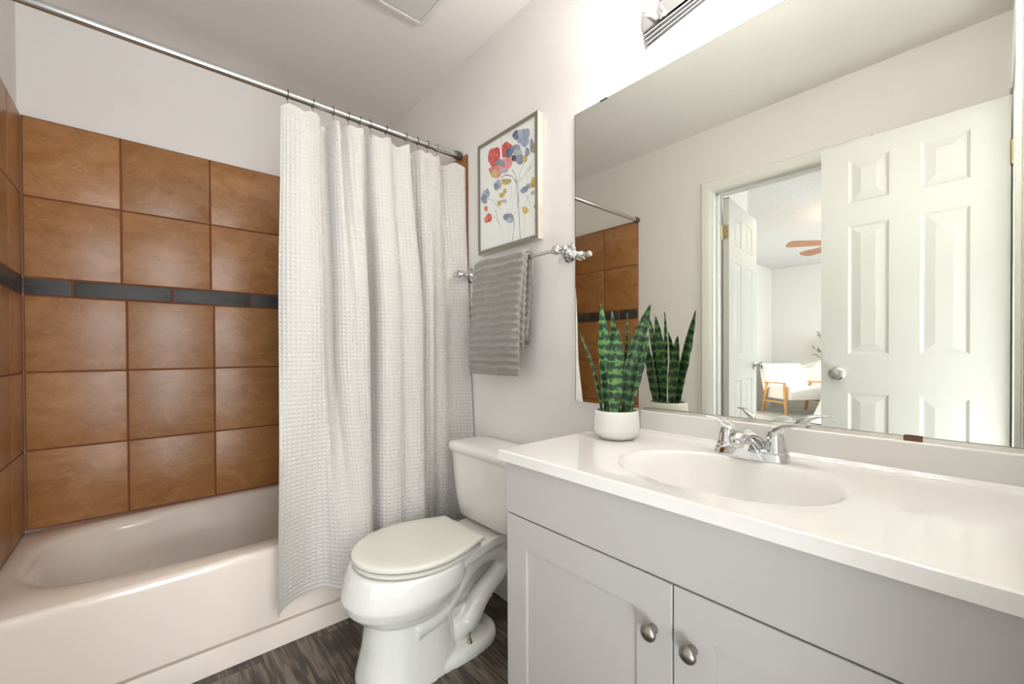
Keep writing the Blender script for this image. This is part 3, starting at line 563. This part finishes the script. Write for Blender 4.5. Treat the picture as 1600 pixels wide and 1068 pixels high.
ART_LINES = [["ink",4.2,[[86,-222],[82,-167],[74,-79],[66,-19],[60,14],[40,39],[4,56],[-28,59]]],["ink",3.1,[[79,-75],[76,-23],[70,2],[58,41],[36,68]]],["slate",2.6,[[72,10],[88,42],[113,68]]],["slate",2.6,[[77,3],[113,23],[138,43],[158,67]]],["ink",2.6,[[-28,59],[-38,53],[-19,50]]],["ink",3.1,[[138,26],[142,39],[150,45]]],["ochre",2.1,[[79,11],[113,20],[146,35],[170,44]]],["slate",4.7,[[38,-221],[47,-188],[52,-160],[48,-139],[34,-127]]],["slate",2.6,[[-122,-8],[-87,-24],[-58,-56],[-29,-82]]],["mist",2.1,[[26,-119],[39,-82],[57,-28],[66,-14]]],["mist",1.6,[[48,-130],[61,-87],[70,-49]]],["mist",1.6,[[16,-211],[18,-164],[12,-110],[8,-62]]],["olive",2.1,[[-21,-215],[-28,-172],[-44,-132],[-73,-95],[-97,-102]]],["olive",3.1,[[-49,-131],[-58,-99],[-72,-65]]],["mist",2.1,[[172,-177],[153,-128],[137,-85],[112,-56]]],["olive",1.6,[[107,-218],[110,-168],[112,-129]]],["slate",1.6,[[87,-49],[113,-44],[137,-35]]],["olive",2.1,[[26,-55],[37,-34],[35,1]]],["slate",2.6,[[125,-70],[145,-65],[157,-63]]],["slate",2.6,[[-30,224],[-25,193],[-20,155]]],["mist",1.6,[[121,-92],[133,-39],[125,19]]]]
b = MB(); keys = list(ART_COL); ax_ = XR-.026
b.add([(ax_, y0+fw*.8, z0+fw*.8), (ax_, y1-fw*.8, z0+fw*.8), (ax_, y1-fw*.8, z1-fw*.8), (ax_, y0+fw*.8, z1-fw*.8)], [(0, 1, 2, 3)], 0)
d = .0002
clip = lambda y, z: (min(max(y, y0+fw+.001), y1-fw-.001), min(max(z, z0+fw+.001), z1-fw-.001))
def art_pt(p, d): y, z = clip(1.329-p[0]/1000, 1.731+p[1]/1000); return (ax_-d, y, z)
for k, wd, pts in ART_LINES:
    d += .00001; q = [Vector((p[0], p[1])) for p in pts]; L_, R_ = [], []
    for i, p in enumerate(q):
        t = (q[min(i+1, len(q)-1)]-q[max(i-1, 0)]).normalized(); nn = Vector((-t.y, t.x))*wd*.40*(.6+.5*math.sin(i*1.7+1)**2)
        L_.append(art_pt(p+nn, d)); R_.append(art_pt(p-nn, d))
    m_ = len(q); b.add(L_+R_, [(i, i+1, m_+i+1, m_+i) for i in range(m_-1)], keys.index(k))
for k, pts in ART_BLOBS:
    d += .00001; b.add([art_pt(p, d) for p in pts], [tuple(range(len(pts)))], keys.index(k))
def wash(name, col):
    return mat('print_'+name, col, .45, var=(55, '%02x%02x%02x' % tuple(min(255, int(int(col[i:i+2], 16)*.55+235*.45)) for i in (0, 2, 4)), .75 if name != 'paper' else .1))
b.build('print', [wash(k, ART_COL[k]) for k in keys], pic, fix=False)

# ================================================================== TOWEL BAR + TOWEL
bar = thing('towel_bar', 'chrome towel bar with ball ends on the wall left of the mirror', 'towel bar', (1.09, 1.31, 1.412))
BX, BZ = 1.088, 1.412
b = MB(); b.tube([(BX, .975, BZ), (BX, 1.615, BZ)], .006, 20); b.build('rail', M['chrome'], bar, smooth=40)
for y in (1.005, 1.602):
    b = MB()
    b.lathe([(0, .0), (.034, 0), (.035, .003), (.033, .006), (.029, .007), (.028, .009), (.024, .0105), (.017, .012), (.012, .018), (.0095, .026), (.009, .034), (.012, .040), (.013, .042), (.010, .046), (.0105, .052), (.015, .058), (.0175, .066), (.0185, .073), (.0165, .081), (.010, .087), (0, .088)], (XR, y, BZ), (-1, 0, 0), 32)
    s = -1 if y < 1.3 else 1
    b.lathe([(.0, -.020), (.010, -.020), (.011, -.014), (.009, 0), (.010, .018), (.0075, .022), (.006, .026), (.009, .029), (.0115, .034), (.0120, .039), (.0095, .045), (.004, .049), (0, .0495)], (BX, y, BZ), (0, s, 0), 24)
    b.build('post', M['chrome'], bar, smooth=50)
def towel():
    b = MB(); y0, y1 = 1.150, 1.457; NY = 46
    def sheet(path, th, ymin, ymax, amp, pitch=.0285, pw=1.5, ph=0.):
        # path of (x,z) resampled; cross-section closed loop of rings along y
        P = [Vector((p[0], 0, p[1])) for p in path]; out = []
        step = .0024
        for i in range(len(P)-1):
            m_ = max(1, int((P[i+1]-P[i]).length/step)); out += [P[i].lerp(P[i+1], k/m_) for k in range(m_)]
        out.append(P[-1]); n_ = len(out)
        T = [(out[min(i+2, n_-1)]-out[max(i-2, 0)]).normalized() for i in range(n_)]
        Nn = [Vector((-t.z, 0, t.x)) for t in T]
        rings = []
        for j in range(NY+1):
            f = j/NY; y = ymin+(ymax-ymin)*f
            edge = min(1, min(f, 1-f)*NY/1.6); edge = math.sqrt(max(0, 1-(1-edge)**2))
            up_, dn = [], []
            for i, p in enumerate(out):
                s_ = i*step; endf = min(1, min(i, n_-1-i)*step/.004)
                wob = .0022*math.sin(y*26+s_*9)+.0015*math.sin(y*61+s_*23)
                rb = abs(math.sin(PI*(s_+ph+.002*math.sin(y*40))/pitch))**pw
                hem = min(s_, (n_-1)*step-s_) < .016
                h = th*(.45+(amp*(1-rb) if not hem else .05))*(.45+.55*edge)*math.sqrt(endf*.8+.2)
                c = p+Nn[i]*wob*(1 if abs(p.x-BX) > .01 else .2)
                yy = y+(.0035*(1-rb) if j == NY else (-.0035*(1-rb) if j == 0 else 0))
                dy = .004*math.sin(s_*11)+.07*max(0, BZ-c.z); up_.append((c.x+Nn[i].x*h, yy+dy, c.z+Nn[i].z*h)); dn.append((c.x-Nn[i].x*h, yy+dy, c.z-Nn[i].z*h))
            rings.append(up_+dn[::-1])
        b.loft(rings)
    arc = lambda r, k=10: [(BX-r*math.cos(PI*i/k), BZ+r*math.sin(PI*i/k)) for i in range(1, k)]
    sheet([(BX-.026, .965), (BX-.030, 1.2), (BX-.0265, BZ)]+arc(.0265)+[(BX+.0265, BZ), (BX+.030, 1.25), (BX+.030, 1.085)], .0125, y0, y1, .62)
    sheet([(BX-.0105, 1.075), (BX-.0125, 1.25), (BX-.0125, BZ)]+arc(.0125)+[(BX+.0125, BZ), (BX+.0125, 1.25), (BX+.0115, 1.10)], .0105, y0-.006, y1-.01, .5, ph=.01)
    return b
tw = towel().build('hand_towel', M['towel'], smooth=60); tag(tw, 'grey ribbed terry hand towel folded over the chrome bar', 'towel')

# ================================================================== MIRROR
mi = thing('wall_mirror', 'large frameless wall mirror above the vanity top', 'mirror', (XR-.006, .48, 1.38))
MY0, MY1, MZ0, MZ1 = -.034, .976, .883, 1.891
b = MB(); b.box((XR-.0055, MY0, MZ0), (XR-.0015, MY1, MZ1)); b.build('mirror_glass', M['mirror'], mi)
b = MB()
b.box((XR-.0058, MY1, MZ0), (XR-.0005, MY1+.0016, MZ1)); b.box((XR-.0058, MY0, MZ1), (XR-.0005, MY1+.0016, MZ1+.0012)); b.build('dark_edge', M['rubber'], mi)
b = MB(); b.box((XR-.0062, MY0-.012, MZ0), (XR-.0012, MY0, MZ1)); b.build('green_glass_edge', M['glass_edge'], mi)
b = MB(); b.box((XR-.011, MY0-.012, MZ0-.006), (XR-.001, .705, MZ0+.000)); b.box((XR-.0112, MY0-.012, MZ0-.006), (XR-.0095, .705, MZ0+.0045)); b.build('bottom_channel', M['rail'], mi, bevel=.0006)
for y, z in ((.105, MZ0), ):
    b = MB(); b.box((XR-.0135, y-.014, z-.004), (XR-.0105, y+.014, z+.006)); b.build('clip', M['clip'], mi, bevel=.0008)
for y in (.853,):
    b = MB(); b.box((XR-.008, y-.014, MZ1-.001), (XR-.001, y+.014, MZ1+.003)); b.build('clip', M['rubber'], mi, bevel=.0006)

# ================================================================== VANITY CABINET
CX0, CY0, CY1, CT = .69, -.045, .812, .787
cab = thing('vanity_cabinet', 'light grey shaker vanity cabinet under the white sink top', 'cabinet', (.92, .39, 0))
b = MB(); t = .016
b.box((CX0+.021, CY1-t, 0), (XR-.002, CY1, CT)); b.box((CX0+.021, CY0, 0), (XR-.002, CY0+t, CT)); b.box((XR-.012, CY0+t, .1), (XR-.002, CY1-t, CT-.15))
b.box((CX0+.021, CY0+t, .10), (XR-.012, CY1-t, .116)); b.box((CX0+.06, CY0+t, 0), (CX0+.075, CY1-t, .10))
b.build('body', M['cabinet'], cab, bevel=.0012)
b = MB(); b.box((CX0+.0205, CY0+t, .104), (CX0+.022, CY1-.002, CT-.001)); b.build('shade_reveal', M['gap'], cab)  # dark sheet behind the fronts, paints the shade in the gaps
b = MB(); b.box((CX0, CY0, .656), (CX0+.020, CY1, .7845)); b.build('false_drawer_front', M['cabinet'], cab, bevel=.0015)
def shaker(y0, y1, z0, z1, ky):
    b = MB(); st = .070
    pl = .010
    q = [(CX0+.020, y0, y1, z0, z1), (CX0+.0012, y0, y1, z0, z1), (CX0, y0+.0012, y1-.0012, z0+.0012, z1-.0012), (CX0, y0+st, y1-st, z0+st, z1-st), (CX0+.001, y0+st+.0006, y1-st-.0006, z0+st+.0006, z1-st-.0006), (CX0+pl*.6, y0+st+.0009, y1-st-.0009, z0+st+.0009, z1-st-.0009)]
    b.loft([[(x, a, c), (x, bb, c), (x, bb, d), (x, a, d)] for x, a, bb, c, d in q])
    d = b.build('door', M['cabinet'], cab)
    k = MB(); k.lathe([(0, -.001), (.0085, -.001), (.0088, .002), (.0068, .006), (.0062, .012), (.0085, .0145), (.0135, .0165), (.0150, .019), (.0146, .022), (.0115, .0255), (.006, .0278), (0, .0284)], (CX0, ky, .559), (-1, 0, 0), 28)
    o = k.build('knob', M['nickel'], d, smooth=45)
shaker(.3685, CY1, .106, .6525, .403)
shaker(CY0, .3655, .106, .6525, .331)

# ================================================================== VANITY TOP WITH INTEGRAL BASIN
vt = thing('sink_countertop', 'glossy white vanity top with moulded oval basin and backsplash', 'countertop', (.92, .39, .787))
def vanity_top():
    x0, x1, y0, y1, zt, zb = .672, XR-.002, -.045, .826, .813, .7875
    NX, NY = 150, 250
    b = MB(); xs = np.linspace(x0, x1, NX); ys = np.linspace(y0, y1, NY)
    X, Y = np.meshgrid(xs, ys, indexing='ij')
    r = (np.abs((X-.888)/.150)**2.2+np.abs((Y-.375)/.215)**2.2)**(1/2.2)
    f = np.clip(1-r, 0, 1)
    dep = .118*(1-np.exp(-((f/.30)**1.5)))
    # wide, shallow dish round the bowl
    r2 = (np.abs((X-.888)/.185)**2.4+np.abs((Y-.40)/.285)**2.4)**(1/2.4); g = np.clip((1-r2)/.5, 0, 1); dep += .004*g*g*(3-2*g)
    Z = zt-dep
    e = np.minimum.reduce([X-x0, y1-Y]); Z -= .0025*np.clip(1-e/.003, 0, 1)**2
    cove = np.clip(1-(x1-.020-X)/.012, 0, 1); Z += .010*np.clip(cove, 0, 1)**2
    V = np.stack([X, Y, Z], -1).reshape(-1, 3).tolist(); F = []
    for i in range(NX-1):
        for j in range(NY-1): a = i*NY+j; F.append((a, a+NY, a+NY+1, a+1))
    b.add(V, F)
    # sides and a rim underneath
    def skirt(idx):
        top = [V[i] for i in idx]; n_ = len(top); bo = [(p[0], p[1], zb) for p in top]
        b.add(top+bo, [(i, i+1, n_+i+1, n_+i) for i in range(n_-1)])
    skirt([j for j in range(NY)]); skirt([i*NY+NY-1 for i in range(NX)]); skirt([i*NY for i in range(NX)])
    b.box((x0+.001, y1-.06, zb), (x1, y1-.001, zb+.004)); b.box((x0+.001, y0, zb), (x0+.04, y1-.06, zb+.004))
    return b.build('top', M['counter'], vt, smooth=55, fix=False)
vanity_top()
b = MB(); b.box((XR-.021, -.045, .812), (XR-.001, .71, .879)); b.build('backsplash', M['counter'], vt, bevel=.004, seg=3)
b = MB(); b.lathe([(0, -.002), (.021, -.002), (.021, .002), (.017, .003), (.012, .001), (0, .001)], (.888, .375, .696), 'z', 24); b.build('drain', M['chrome'], vt, smooth=40)

# ================================================================== FAUCET
fz = .8125
fa = thing('faucet', 'chrome two-handle faucet behind the sink basin', 'faucet', (1.06, .372, fz))
FX, FY = 1.065, .372
b = MB()
b.loft([superell(FX, FY, z, ax, ay, 40, 3.2) for z, ax, ay in [(fz-.001, .031, .080), (fz+.004, .031, .080), (fz+.012, .029, .078), (fz+.022, .026, .074), (fz+.025, .022, .070)]])
b.build('base', M['chrome'], fa, smooth=50)
b = MB()     # wedge shaped body rising into the low spout
def ov(x, z, hw, hh, tilt, n=20):
    out = []
    for j in range(n):
        t = 2*PI*j/n; out.append((x+math.sin(t)*hh*math.sin(tilt), FY+math.cos(t)*hw, z+math.sin(t)*hh*math.cos(tilt)))
    return out
b.loft([ov(1.082, fz+.012, .040, .014, R(80)), ov(1.070, fz+.030, .034, .022, R(60)), ov(1.052, fz+.046, .025, .020, R(35)), ov(1.028, fz+.056, .019, .014, R(10)), ov(1.000, fz+.058, .017, .012, R(-5)), ov(.985, fz+.056, .016, .011, R(-20)), ov(.976, fz+.052, .011, .008, R(-35))])
b.lathe([(0, 0), (.011, 0), (.0125, .002), (.0125, .014), (.010, .022), (0, .024)], (.988, FY, fz+.034), 'z', 24)
b.build('spout', M['chrome'], fa, smooth=60)
b = MB(); b.add([(FX-.0345, FY-.036, fz+.003), (FX-.0345, FY+.034, fz+.003), (FX-.022, FY+.004, fz+.046), (FX-.022, FY-.005, fz+.046), (FX, FY-.032, fz+.004), (FX, FY+.030, fz+.004), (FX, FY+.004, fz+.044), (FX, FY-.004, fz+.044)],
      [(0, 1, 2, 3), (4, 7, 6, 5), (0, 3, 7, 4), (1, 5, 6, 2), (3, 2, 6, 7), (0, 4, 5, 1)])
b.build('front_plate', M['chrome'], fa, bevel=.002)
b = MB(); b.lathe([(0, 0), (.003, 0), (.003, .002), (.002, .0035), (0, .004)], (FX-.027, FY-.006, fz+.020), (-1, 0, .4), 14); b.build('screw', M['nickel'], fa, smooth=40)
for s in (-1, 1):
    b = MB(); hy = FY+s*.051; q_ = .72 if s > 0 else 1.02
    b.lathe([(0, .018), (.025, .018), (.0255, .024), (.024, .027), (.022, .030), (.021, .042), (.018, .055), (.014, .064), (.008, .068), (0, .069)], (FX, hy, fz), 'z', 32)
    # blade lever sweeping up and outward
    pts = [(FX+.004, hy-s*.004, fz+.045), (FX+.002, hy+s*.004, fz+.066), (FX-.002, hy+s*.020, fz+.079), (FX-.008, hy+s*.036*q_, fz+.084), (FX-.013, hy+s*.052*q_, fz+.086), (FX-.017, hy+s*.064*q_, fz+.087)]
    wd = [.016, .016, .0145, .013, .0125, .010]; th = [.013, .011, .007, .0042, .0034, .0026]; rings = []
    for i, p in enumerate(pts):
        p = Vector(p); tt = (Vector(pts[min(i+1, 5)])-Vector(pts[max(i-1, 0)])).normalized(); sd = Vector((1, 0, 0)); sd = (sd-tt*sd.dot(tt)).normalized(); nn = tt.cross(sd)
        rings.append([p+sd*wd[i]*math.cos(2*PI*j/20)+nn*th[i]*math.sin(2*PI*j/20) for j in range(20)])
    b.loft(rings); b.build('handle', M['chrome'], fa, smooth=60)

# ================================================================== SNAKE PLANT
PX, PY, PZ = 1.010, .705, .8135
pl = thing('snake_plant', 'green banded snake plant in a round white pot on the vanity', 'plant', (PX, PY, PZ))
b = MB(); b.lathe([(0, 0), (.040, 0), (.048, .002), (.057, .010), (.0625, .020), (.0635, .030), (.0625, .050), (.0600, .070), (.0588, .0785), (.0575, .0798), (.0555, .0785), (.0550, .066), (0, .066)], (PX, PY, PZ), 'z', 56)
b.build('pot', M['pot'], pl, smooth=50)
b = MB(); b.lathe([(.0545, .0665), (.05, .069), (.02, .071), (0, .070)], (PX, PY, PZ), 'z', 24); b.build('soil', M['soil'], pl, smooth=50)
def leaf(base, tip, face, wmax, lean=.0, twist=0., wavy=.0, curl=.25, peak=.52):
    """blade from base to tip; face = the direction the broad side looks"""
    b = MB(); n_ = 34; m_ = 8; A = Vector(base); B = Vector(tip); ctrl = A.lerp(B, .5)+Vector((A.x-B.x, A.y-B.y, 0))*lean
    V = []; UV = []; LL = (B-A).length
    f0 = Vector(face).normalized()
    for i in range(n_+1):
        t = i/n_; p = A*(1-t)**2+ctrl*2*t*(1-t)+B*t*t; tg = ((ctrl-A)*(1-t)+(B-ctrl)*t).normalized()
        f = Matrix.Rotation(twist*t+wavy*math.sin(t*14), 3, tg) @ f0; f = (f-tg*f.dot(tg)).normalized(); sd = tg.cross(f)
        wv = wmax*(.40+.60*math.sin(min(t/peak, 1)*PI/2)) if t < peak else wmax*(math.cos((t-peak)/(1-peak)*PI/2)**.75)
        wv = max(wv, .0004)*(1+.05*math.sin(t*31))
        for j in range(m_+1):
            u = j/m_*2-1; V.append(p+sd*u*wv/2+f*(u*u)*wv*curl+f*wavy*.004*math.sin(t*24+u)); UV.append((j/m_, t*LL/.32))
    F = [(i*(m_+1)+j, i*(m_+1)+j+1, (i+1)*(m_+1)+j+1, (i+1)*(m_+1)+j) for i in range(n_) for j in range(m_)]
    b.add(V, F); o = b.build('leaf', M['leaf'], pl, smooth=80, fix=False); me = o.data
    uv = me.uv_layers.new(name='UVMap')
    for lp in me.loops: uv.data[lp.index].uv = UV[lp.vertex_index]
    s = o.modifiers.new('solid', 'SOLIDIFY'); s.thickness = .0022; s.offset = 0
V_ = (-.82, -.57, .05)     # roughly towards the room
leaf((1.000, .728, .876), (.978, .734, 1.193), (-.75, -.65, 0), .034, .06, .2)
leaf((.985, .697, .876), (1.012, .702, 1.122), (-.8, -.6, 0), .044, .05, 0, .0, .18)
leaf((1.015, .735, .876), (1.055, .752, 1.180), (-.5, -.85, 0), .043, .05, .6)
leaf((1.012, .678, .876), (1.023, .606, 1.184), (-.9, -.3, 0), .041, .30, .25, .03)
leaf((1.010, .668, .876), (1.035, .618, 1.096), (-.35, -.9, .1), .030, .3, -.3, .06)
leaf((.985, .735, .876), (1.0, .832, 1.116), (-.25, .95, .1), .026, .45, .3, .07)
leaf((1.035, .705, .876), (1.075, .712, 1.172), (.3, -.9, 0), .034, .1, .3)
leaf((1.040, .680, .876), (1.070, .640, 1.105), (.6, -.7, 0), .030, .3, .3, .04)
leaf((1.040, .728, .876), (1.065, .752, 1.110), (.9, .2, 0), .036, .2, .3, .02)

# ================================================================== VANITY LIGHT
vl = thing('vanity_light', 'stepped chrome vanity light bar with clear bulbs above the mirror', 'wall lamp', (XR-.02, .40, 2.03))
b = MB(); zc, LY0, LY1 = 2.032, .095, .712
def capsule(x, hz, y0, y1, k=14):
    out = []      # ends bowed like a stepped half drum
    for y, s in ((y1, 1), (y0, -1)):
        for j in range(k+1):
            t = -PI/2+PI*j/k
            out.append((x, y+s*.018*math.cos(t)*hz/.056-s*0, zc+s*hz*math.sin(t)*-1 if s < 0 else zc+hz*math.sin(t)))
    return out
rings = []
for x, hz in [(0, .056), (.006, .056), (.009, .0535), (.0095, .050), (.016, .050), (.019, .0475), (.0195, .044), (.026, .044), (.029, .0415), (.0295, .038), (.036, .038), (.040, .0345), (.041, .031)]:
    rings.append(capsule(XR-x, hz, LY0+(.056-hz)*.5, LY1-.02-(.056-hz)*.5))
b.loft(rings, 0, False, True); b.build('backplate', M['chrome'], vl)
for i in range(4):
    y = .640-i*.157
    b = MB(); b.lathe([(0, .038), (.020, .038), (.0215, .044), (.0215, .066), (.0235, .070), (.0235, .078), (.019, .079), (0, .079)], (XR, y, zc-.004), (-1, 0, 0), 28)
    so = b.build('socket', M['socket'], vl, smooth=40)
    b = MB(); b.lathe([(.014, .074), (.015, .082), (.026, .098), (.034, .114), (.036, .128), (.033, .144), (.024, .158), (.010, .165), (0, .166)], (XR, y, zc-.004), (-1, 0, 0), 32)
    bl = b.build('bulb', M['glass'], so, smooth=60)
    bl['label'] = 'lit clear globe bulb'
    b = MB(); b.lathe([(0, .085), (.006, .09), (.010, .105), (.012, .125), (.009, .140), (0, .146)], (XR, y, zc-.004), (-1, 0, 0), 16)
    b.build('filament', M['glow'], so, smooth=60)
    point('bulb_light', (XR-.138, y, zc-.004), 2.4, .034, (1, .99, .975))

# ================================================================== CEILING VENT
ve = thing('ceiling_vent', 'white square exhaust fan cover on the bathroom ceiling', 'ceiling vent', (.715, 1.41, H))
b = MB(); vx0, vx1, vy0, vy1 = .545, .884, 1.236, 1.580
def sq(ins, z): return [(vx0+ins, vy0+ins, z), (vx1-ins, vy0+ins, z), (vx1-ins, vy1-ins, z), (vx0+ins, vy1-ins, z)]
b.loft([sq(.010, H), sq(.010, H-.010), sq(0, H-.012), sq(0, H-.020), sq(.004, H-.023), sq(.014, H-.023), sq(.016, H-.018), sq(.026, H-.018)], 0, False, False)
b.build('frame', M['vent'], ve)
b = MB(); b.loft([sq(.018, H-.0165), sq(.018, H-.0205), sq(.021, H-.0215)]); b.build('cover_panel', M['vent_panel'], ve)

# ================================================================== BEDROOM FURNITURE
def armchair():
    t = thing('armchair', 'cream upholstered armchair with oak arms and legs in the sunlit bedroom', 'armchair', (-5.43, 2.18, 0))
    h = Vector((.53, -.85, 0)).normalized(); wv = Vector((-.85, -.53, 0)).normalized()
    mt = Matrix(((wv.x, h.x, 0, -5.43), (wv.y, h.y, 0, 2.18), (0, 0, 1, 0), (0, 0, 0, 1)))   # local x = width, y = forward; origin = front leg foot
    W = .84; D = .48
    def beam(p, q, w1, w2, name, m=M['wood'], bev=.008):
        p, q = Vector(p), Vector(q); d = (q-p).normalized(); a = Vector((1, 0, 0)); a = (a-d*a.dot(d)).normalized(); c = d.cross(a); b = MB(); r = []
        for o in (p, q): r.append([mt @ (o+a*w1*s+c*w2*u) for s, u in ((-1, -1), (1, -1), (1, 1), (-1, 1))])
        b.loft(r); return b.build(name, m, t, bevel=bev)
    for x in (0, W):
        beam((x, 0, 0), (x, -.045, .53), .016, .021, 'leg'); beam((x, -D-.03, 0), (x, -D+.075, .50), .016, .021, 'leg')
        beam((x, -D+.02, .505), (x, -.02, .515), .021, .012, 'armrest'); beam((x, -D+.02, .20), (x, -.02, .20), .009, .013, 'stretcher')
    b = MB()
    def cush(secs, name):
        b = MB(); b.loft([[mt @ Vector(q) for q in s] for s in secs]); o = b.build(name, M['fabric'], t, smooth=60)
        s = o.modifiers.new('bev', 'BEVEL'); s.width = .035; s.segments = 4; s.limit_method = 'ANGLE'; s.angle_limit = R(50); return o
    def sec(y, z0, z1, x0=.03, x1=W-.03): return [(x0, y, z0), (x1, y, z0), (x1, y, z1), (x0, y, z1)]
    cush([sec(-D-.03, .25, .42), sec(-D-.02, .25, .42), sec(-.25, .25, .45), sec(-.02, .25, .465), sec(.045, .25, .46), sec(.055, .25, .455)], 'seat_cushion')
    def bs(z, y0, y1, ins): return [(.03+ins, y0, z), (W-.03-ins, y0, z), (W-.03-ins, y1, z), (.03+ins, y1, z)]
    cush([bs(.34, -D-.06, -D+.09, 0), bs(.37, -D-.065, -D+.09, 0), bs(.6, -D-.13, -D+.02, .005), bs(.80, -D-.185, -D-.06, .02), bs(.825, -D-.185, -D-.07, .025)], 'backrest')
    return t
armchair()
fan = thing('ceiling_fan', 'ceiling fan with wooden blades under the textured bedroom ceiling', 'ceiling fan', (-3.35, 1.0, HB))
b = MB(); b.lathe([(.0, 0), (.07, 0), (.06, -.03), (.012, -.05), (.012, -.20), (.06, -.21), (.11, -.24), (.115, -.31), (.09, -.35), (.0, -.36)], (-3.35, 1.0, HB), 'z', 32); b.build('motor', M['brass'], fan, smooth=40)
b = MB(); b.lathe([(0, -.35), (.06, -.355), (.10, -.39), (.11, -.43), (.08, -.46), (0, -.475)], (-3.35, 1.0, HB), 'z', 28); b.build('lamp_shade', emit('fan_lamp_glass', (1, .8, .55, 1), 6), fan, smooth=60)
point('fan_lamp', (-3.35, 1.0, HB-.10), 5, .05, (1, .72, .42))
for k in range(5):
    an = R(50.6+72*k); rm_ = Matrix.Translation((-3.35, 1.0, HB-.365)) @ Matrix.Rotation(an, 4, 'Z') @ Matrix.Rotation(R(-14), 4, 'X')
    b = MB(); o_ = [(.13, -.025), (.20, -.05), (.55, -.068), (.60, -.060), (.62, -.03), (.62, .03), (.60, .060), (.55, .068), (.20, .05), (.13, .025)]
    b.loft([[rm_ @ Vector((x, y, z)) for x, y in o_] for z in (-.004, .004)]); b.build('blade', M['fan_wood'], fan)
bed = thing('bed', 'bed with white duvet hanging to the floor beside the armchair', 'bed', (-5.6, .7, 0))
b = MB()
def bedsec(z, fl): return superell(-5.50, .60, z, .62+fl, 1.0+fl, 64, 9)
b.loft([bedsec(.02, .13), bedsec(.12, .11), bedsec(.30, .055), bedsec(.46, .015), bedsec(.53, -.01), bedsec(.56, -.06), bedsec(.575, -.2)])
for i, p in enumerate(b.v):
    if p[2] < .45: t = math.atan2(p[1]-.6, p[0]+5.50); k = .028*(.5-p[2])/.5*math.sin(26*t); b.v[i] = (p[0]+k*math.cos(t), p[1]+k*math.sin(t), p[2])
b.build('duvet', M['duvet'], bed, smooth=60)
b = MB(); b.lathe([(0, 0), (.09, 0), (.11, .06), (.12, .22), (.115, .24), (.105, .24), (.10, .20), (0, .20)], (-6.42, 1.86, 0), 'z', 24)
tr = thing('potted_tree', 'small olive tree with grey green leaves behind the armchair', 'plant', (-6.42, 1.86, 0))
b.build('pot', M['pot'], tr, smooth=40)
rng = random.Random(3); b = MB(); lf = MB()
b.tube([(-6.42, 1.86, .2), (-6.42, 1.86, .6), (-6.42, 1.86, 1.0), (-6.41, 1.87, 1.25)], [.016, .013, .010, .006], 8)
for k in range(26):
    z0_ = .80+.4*rng.random(); an = rng.random()*2*PI; ln = .06+.13*rng.random()
    p = Vector((-6.41, 1.87, z0_)); q = p+Vector((math.cos(an)*ln, math.sin(an)*ln, .10+.08*rng.random())); b.tube([p, q], .003, 5)
    for m_ in range(9):
        c = p.lerp(q, .25+.75*m_/8); d = Vector((rng.uniform(-1, 1), rng.uniform(-1, 1), rng.uniform(-.3, .8))).normalized(); s = d.cross(Vector((rng.uniform(-1, 1), rng.uniform(-1, 1), rng.uniform(-1, 1)))).normalized()*.013; L_ = .06
        lf.add([c, c+d*L_*.5+s, c+d*L_, c+d*L_*.5-s], [(0, 1, 2, 3)])
b.build('trunk', M['bark'], tr); o = lf.build('foliage', M['olive_leaf'], tr, fix=False); s = o.modifiers.new('solid', 'SOLIDIFY'); s.thickness = .001
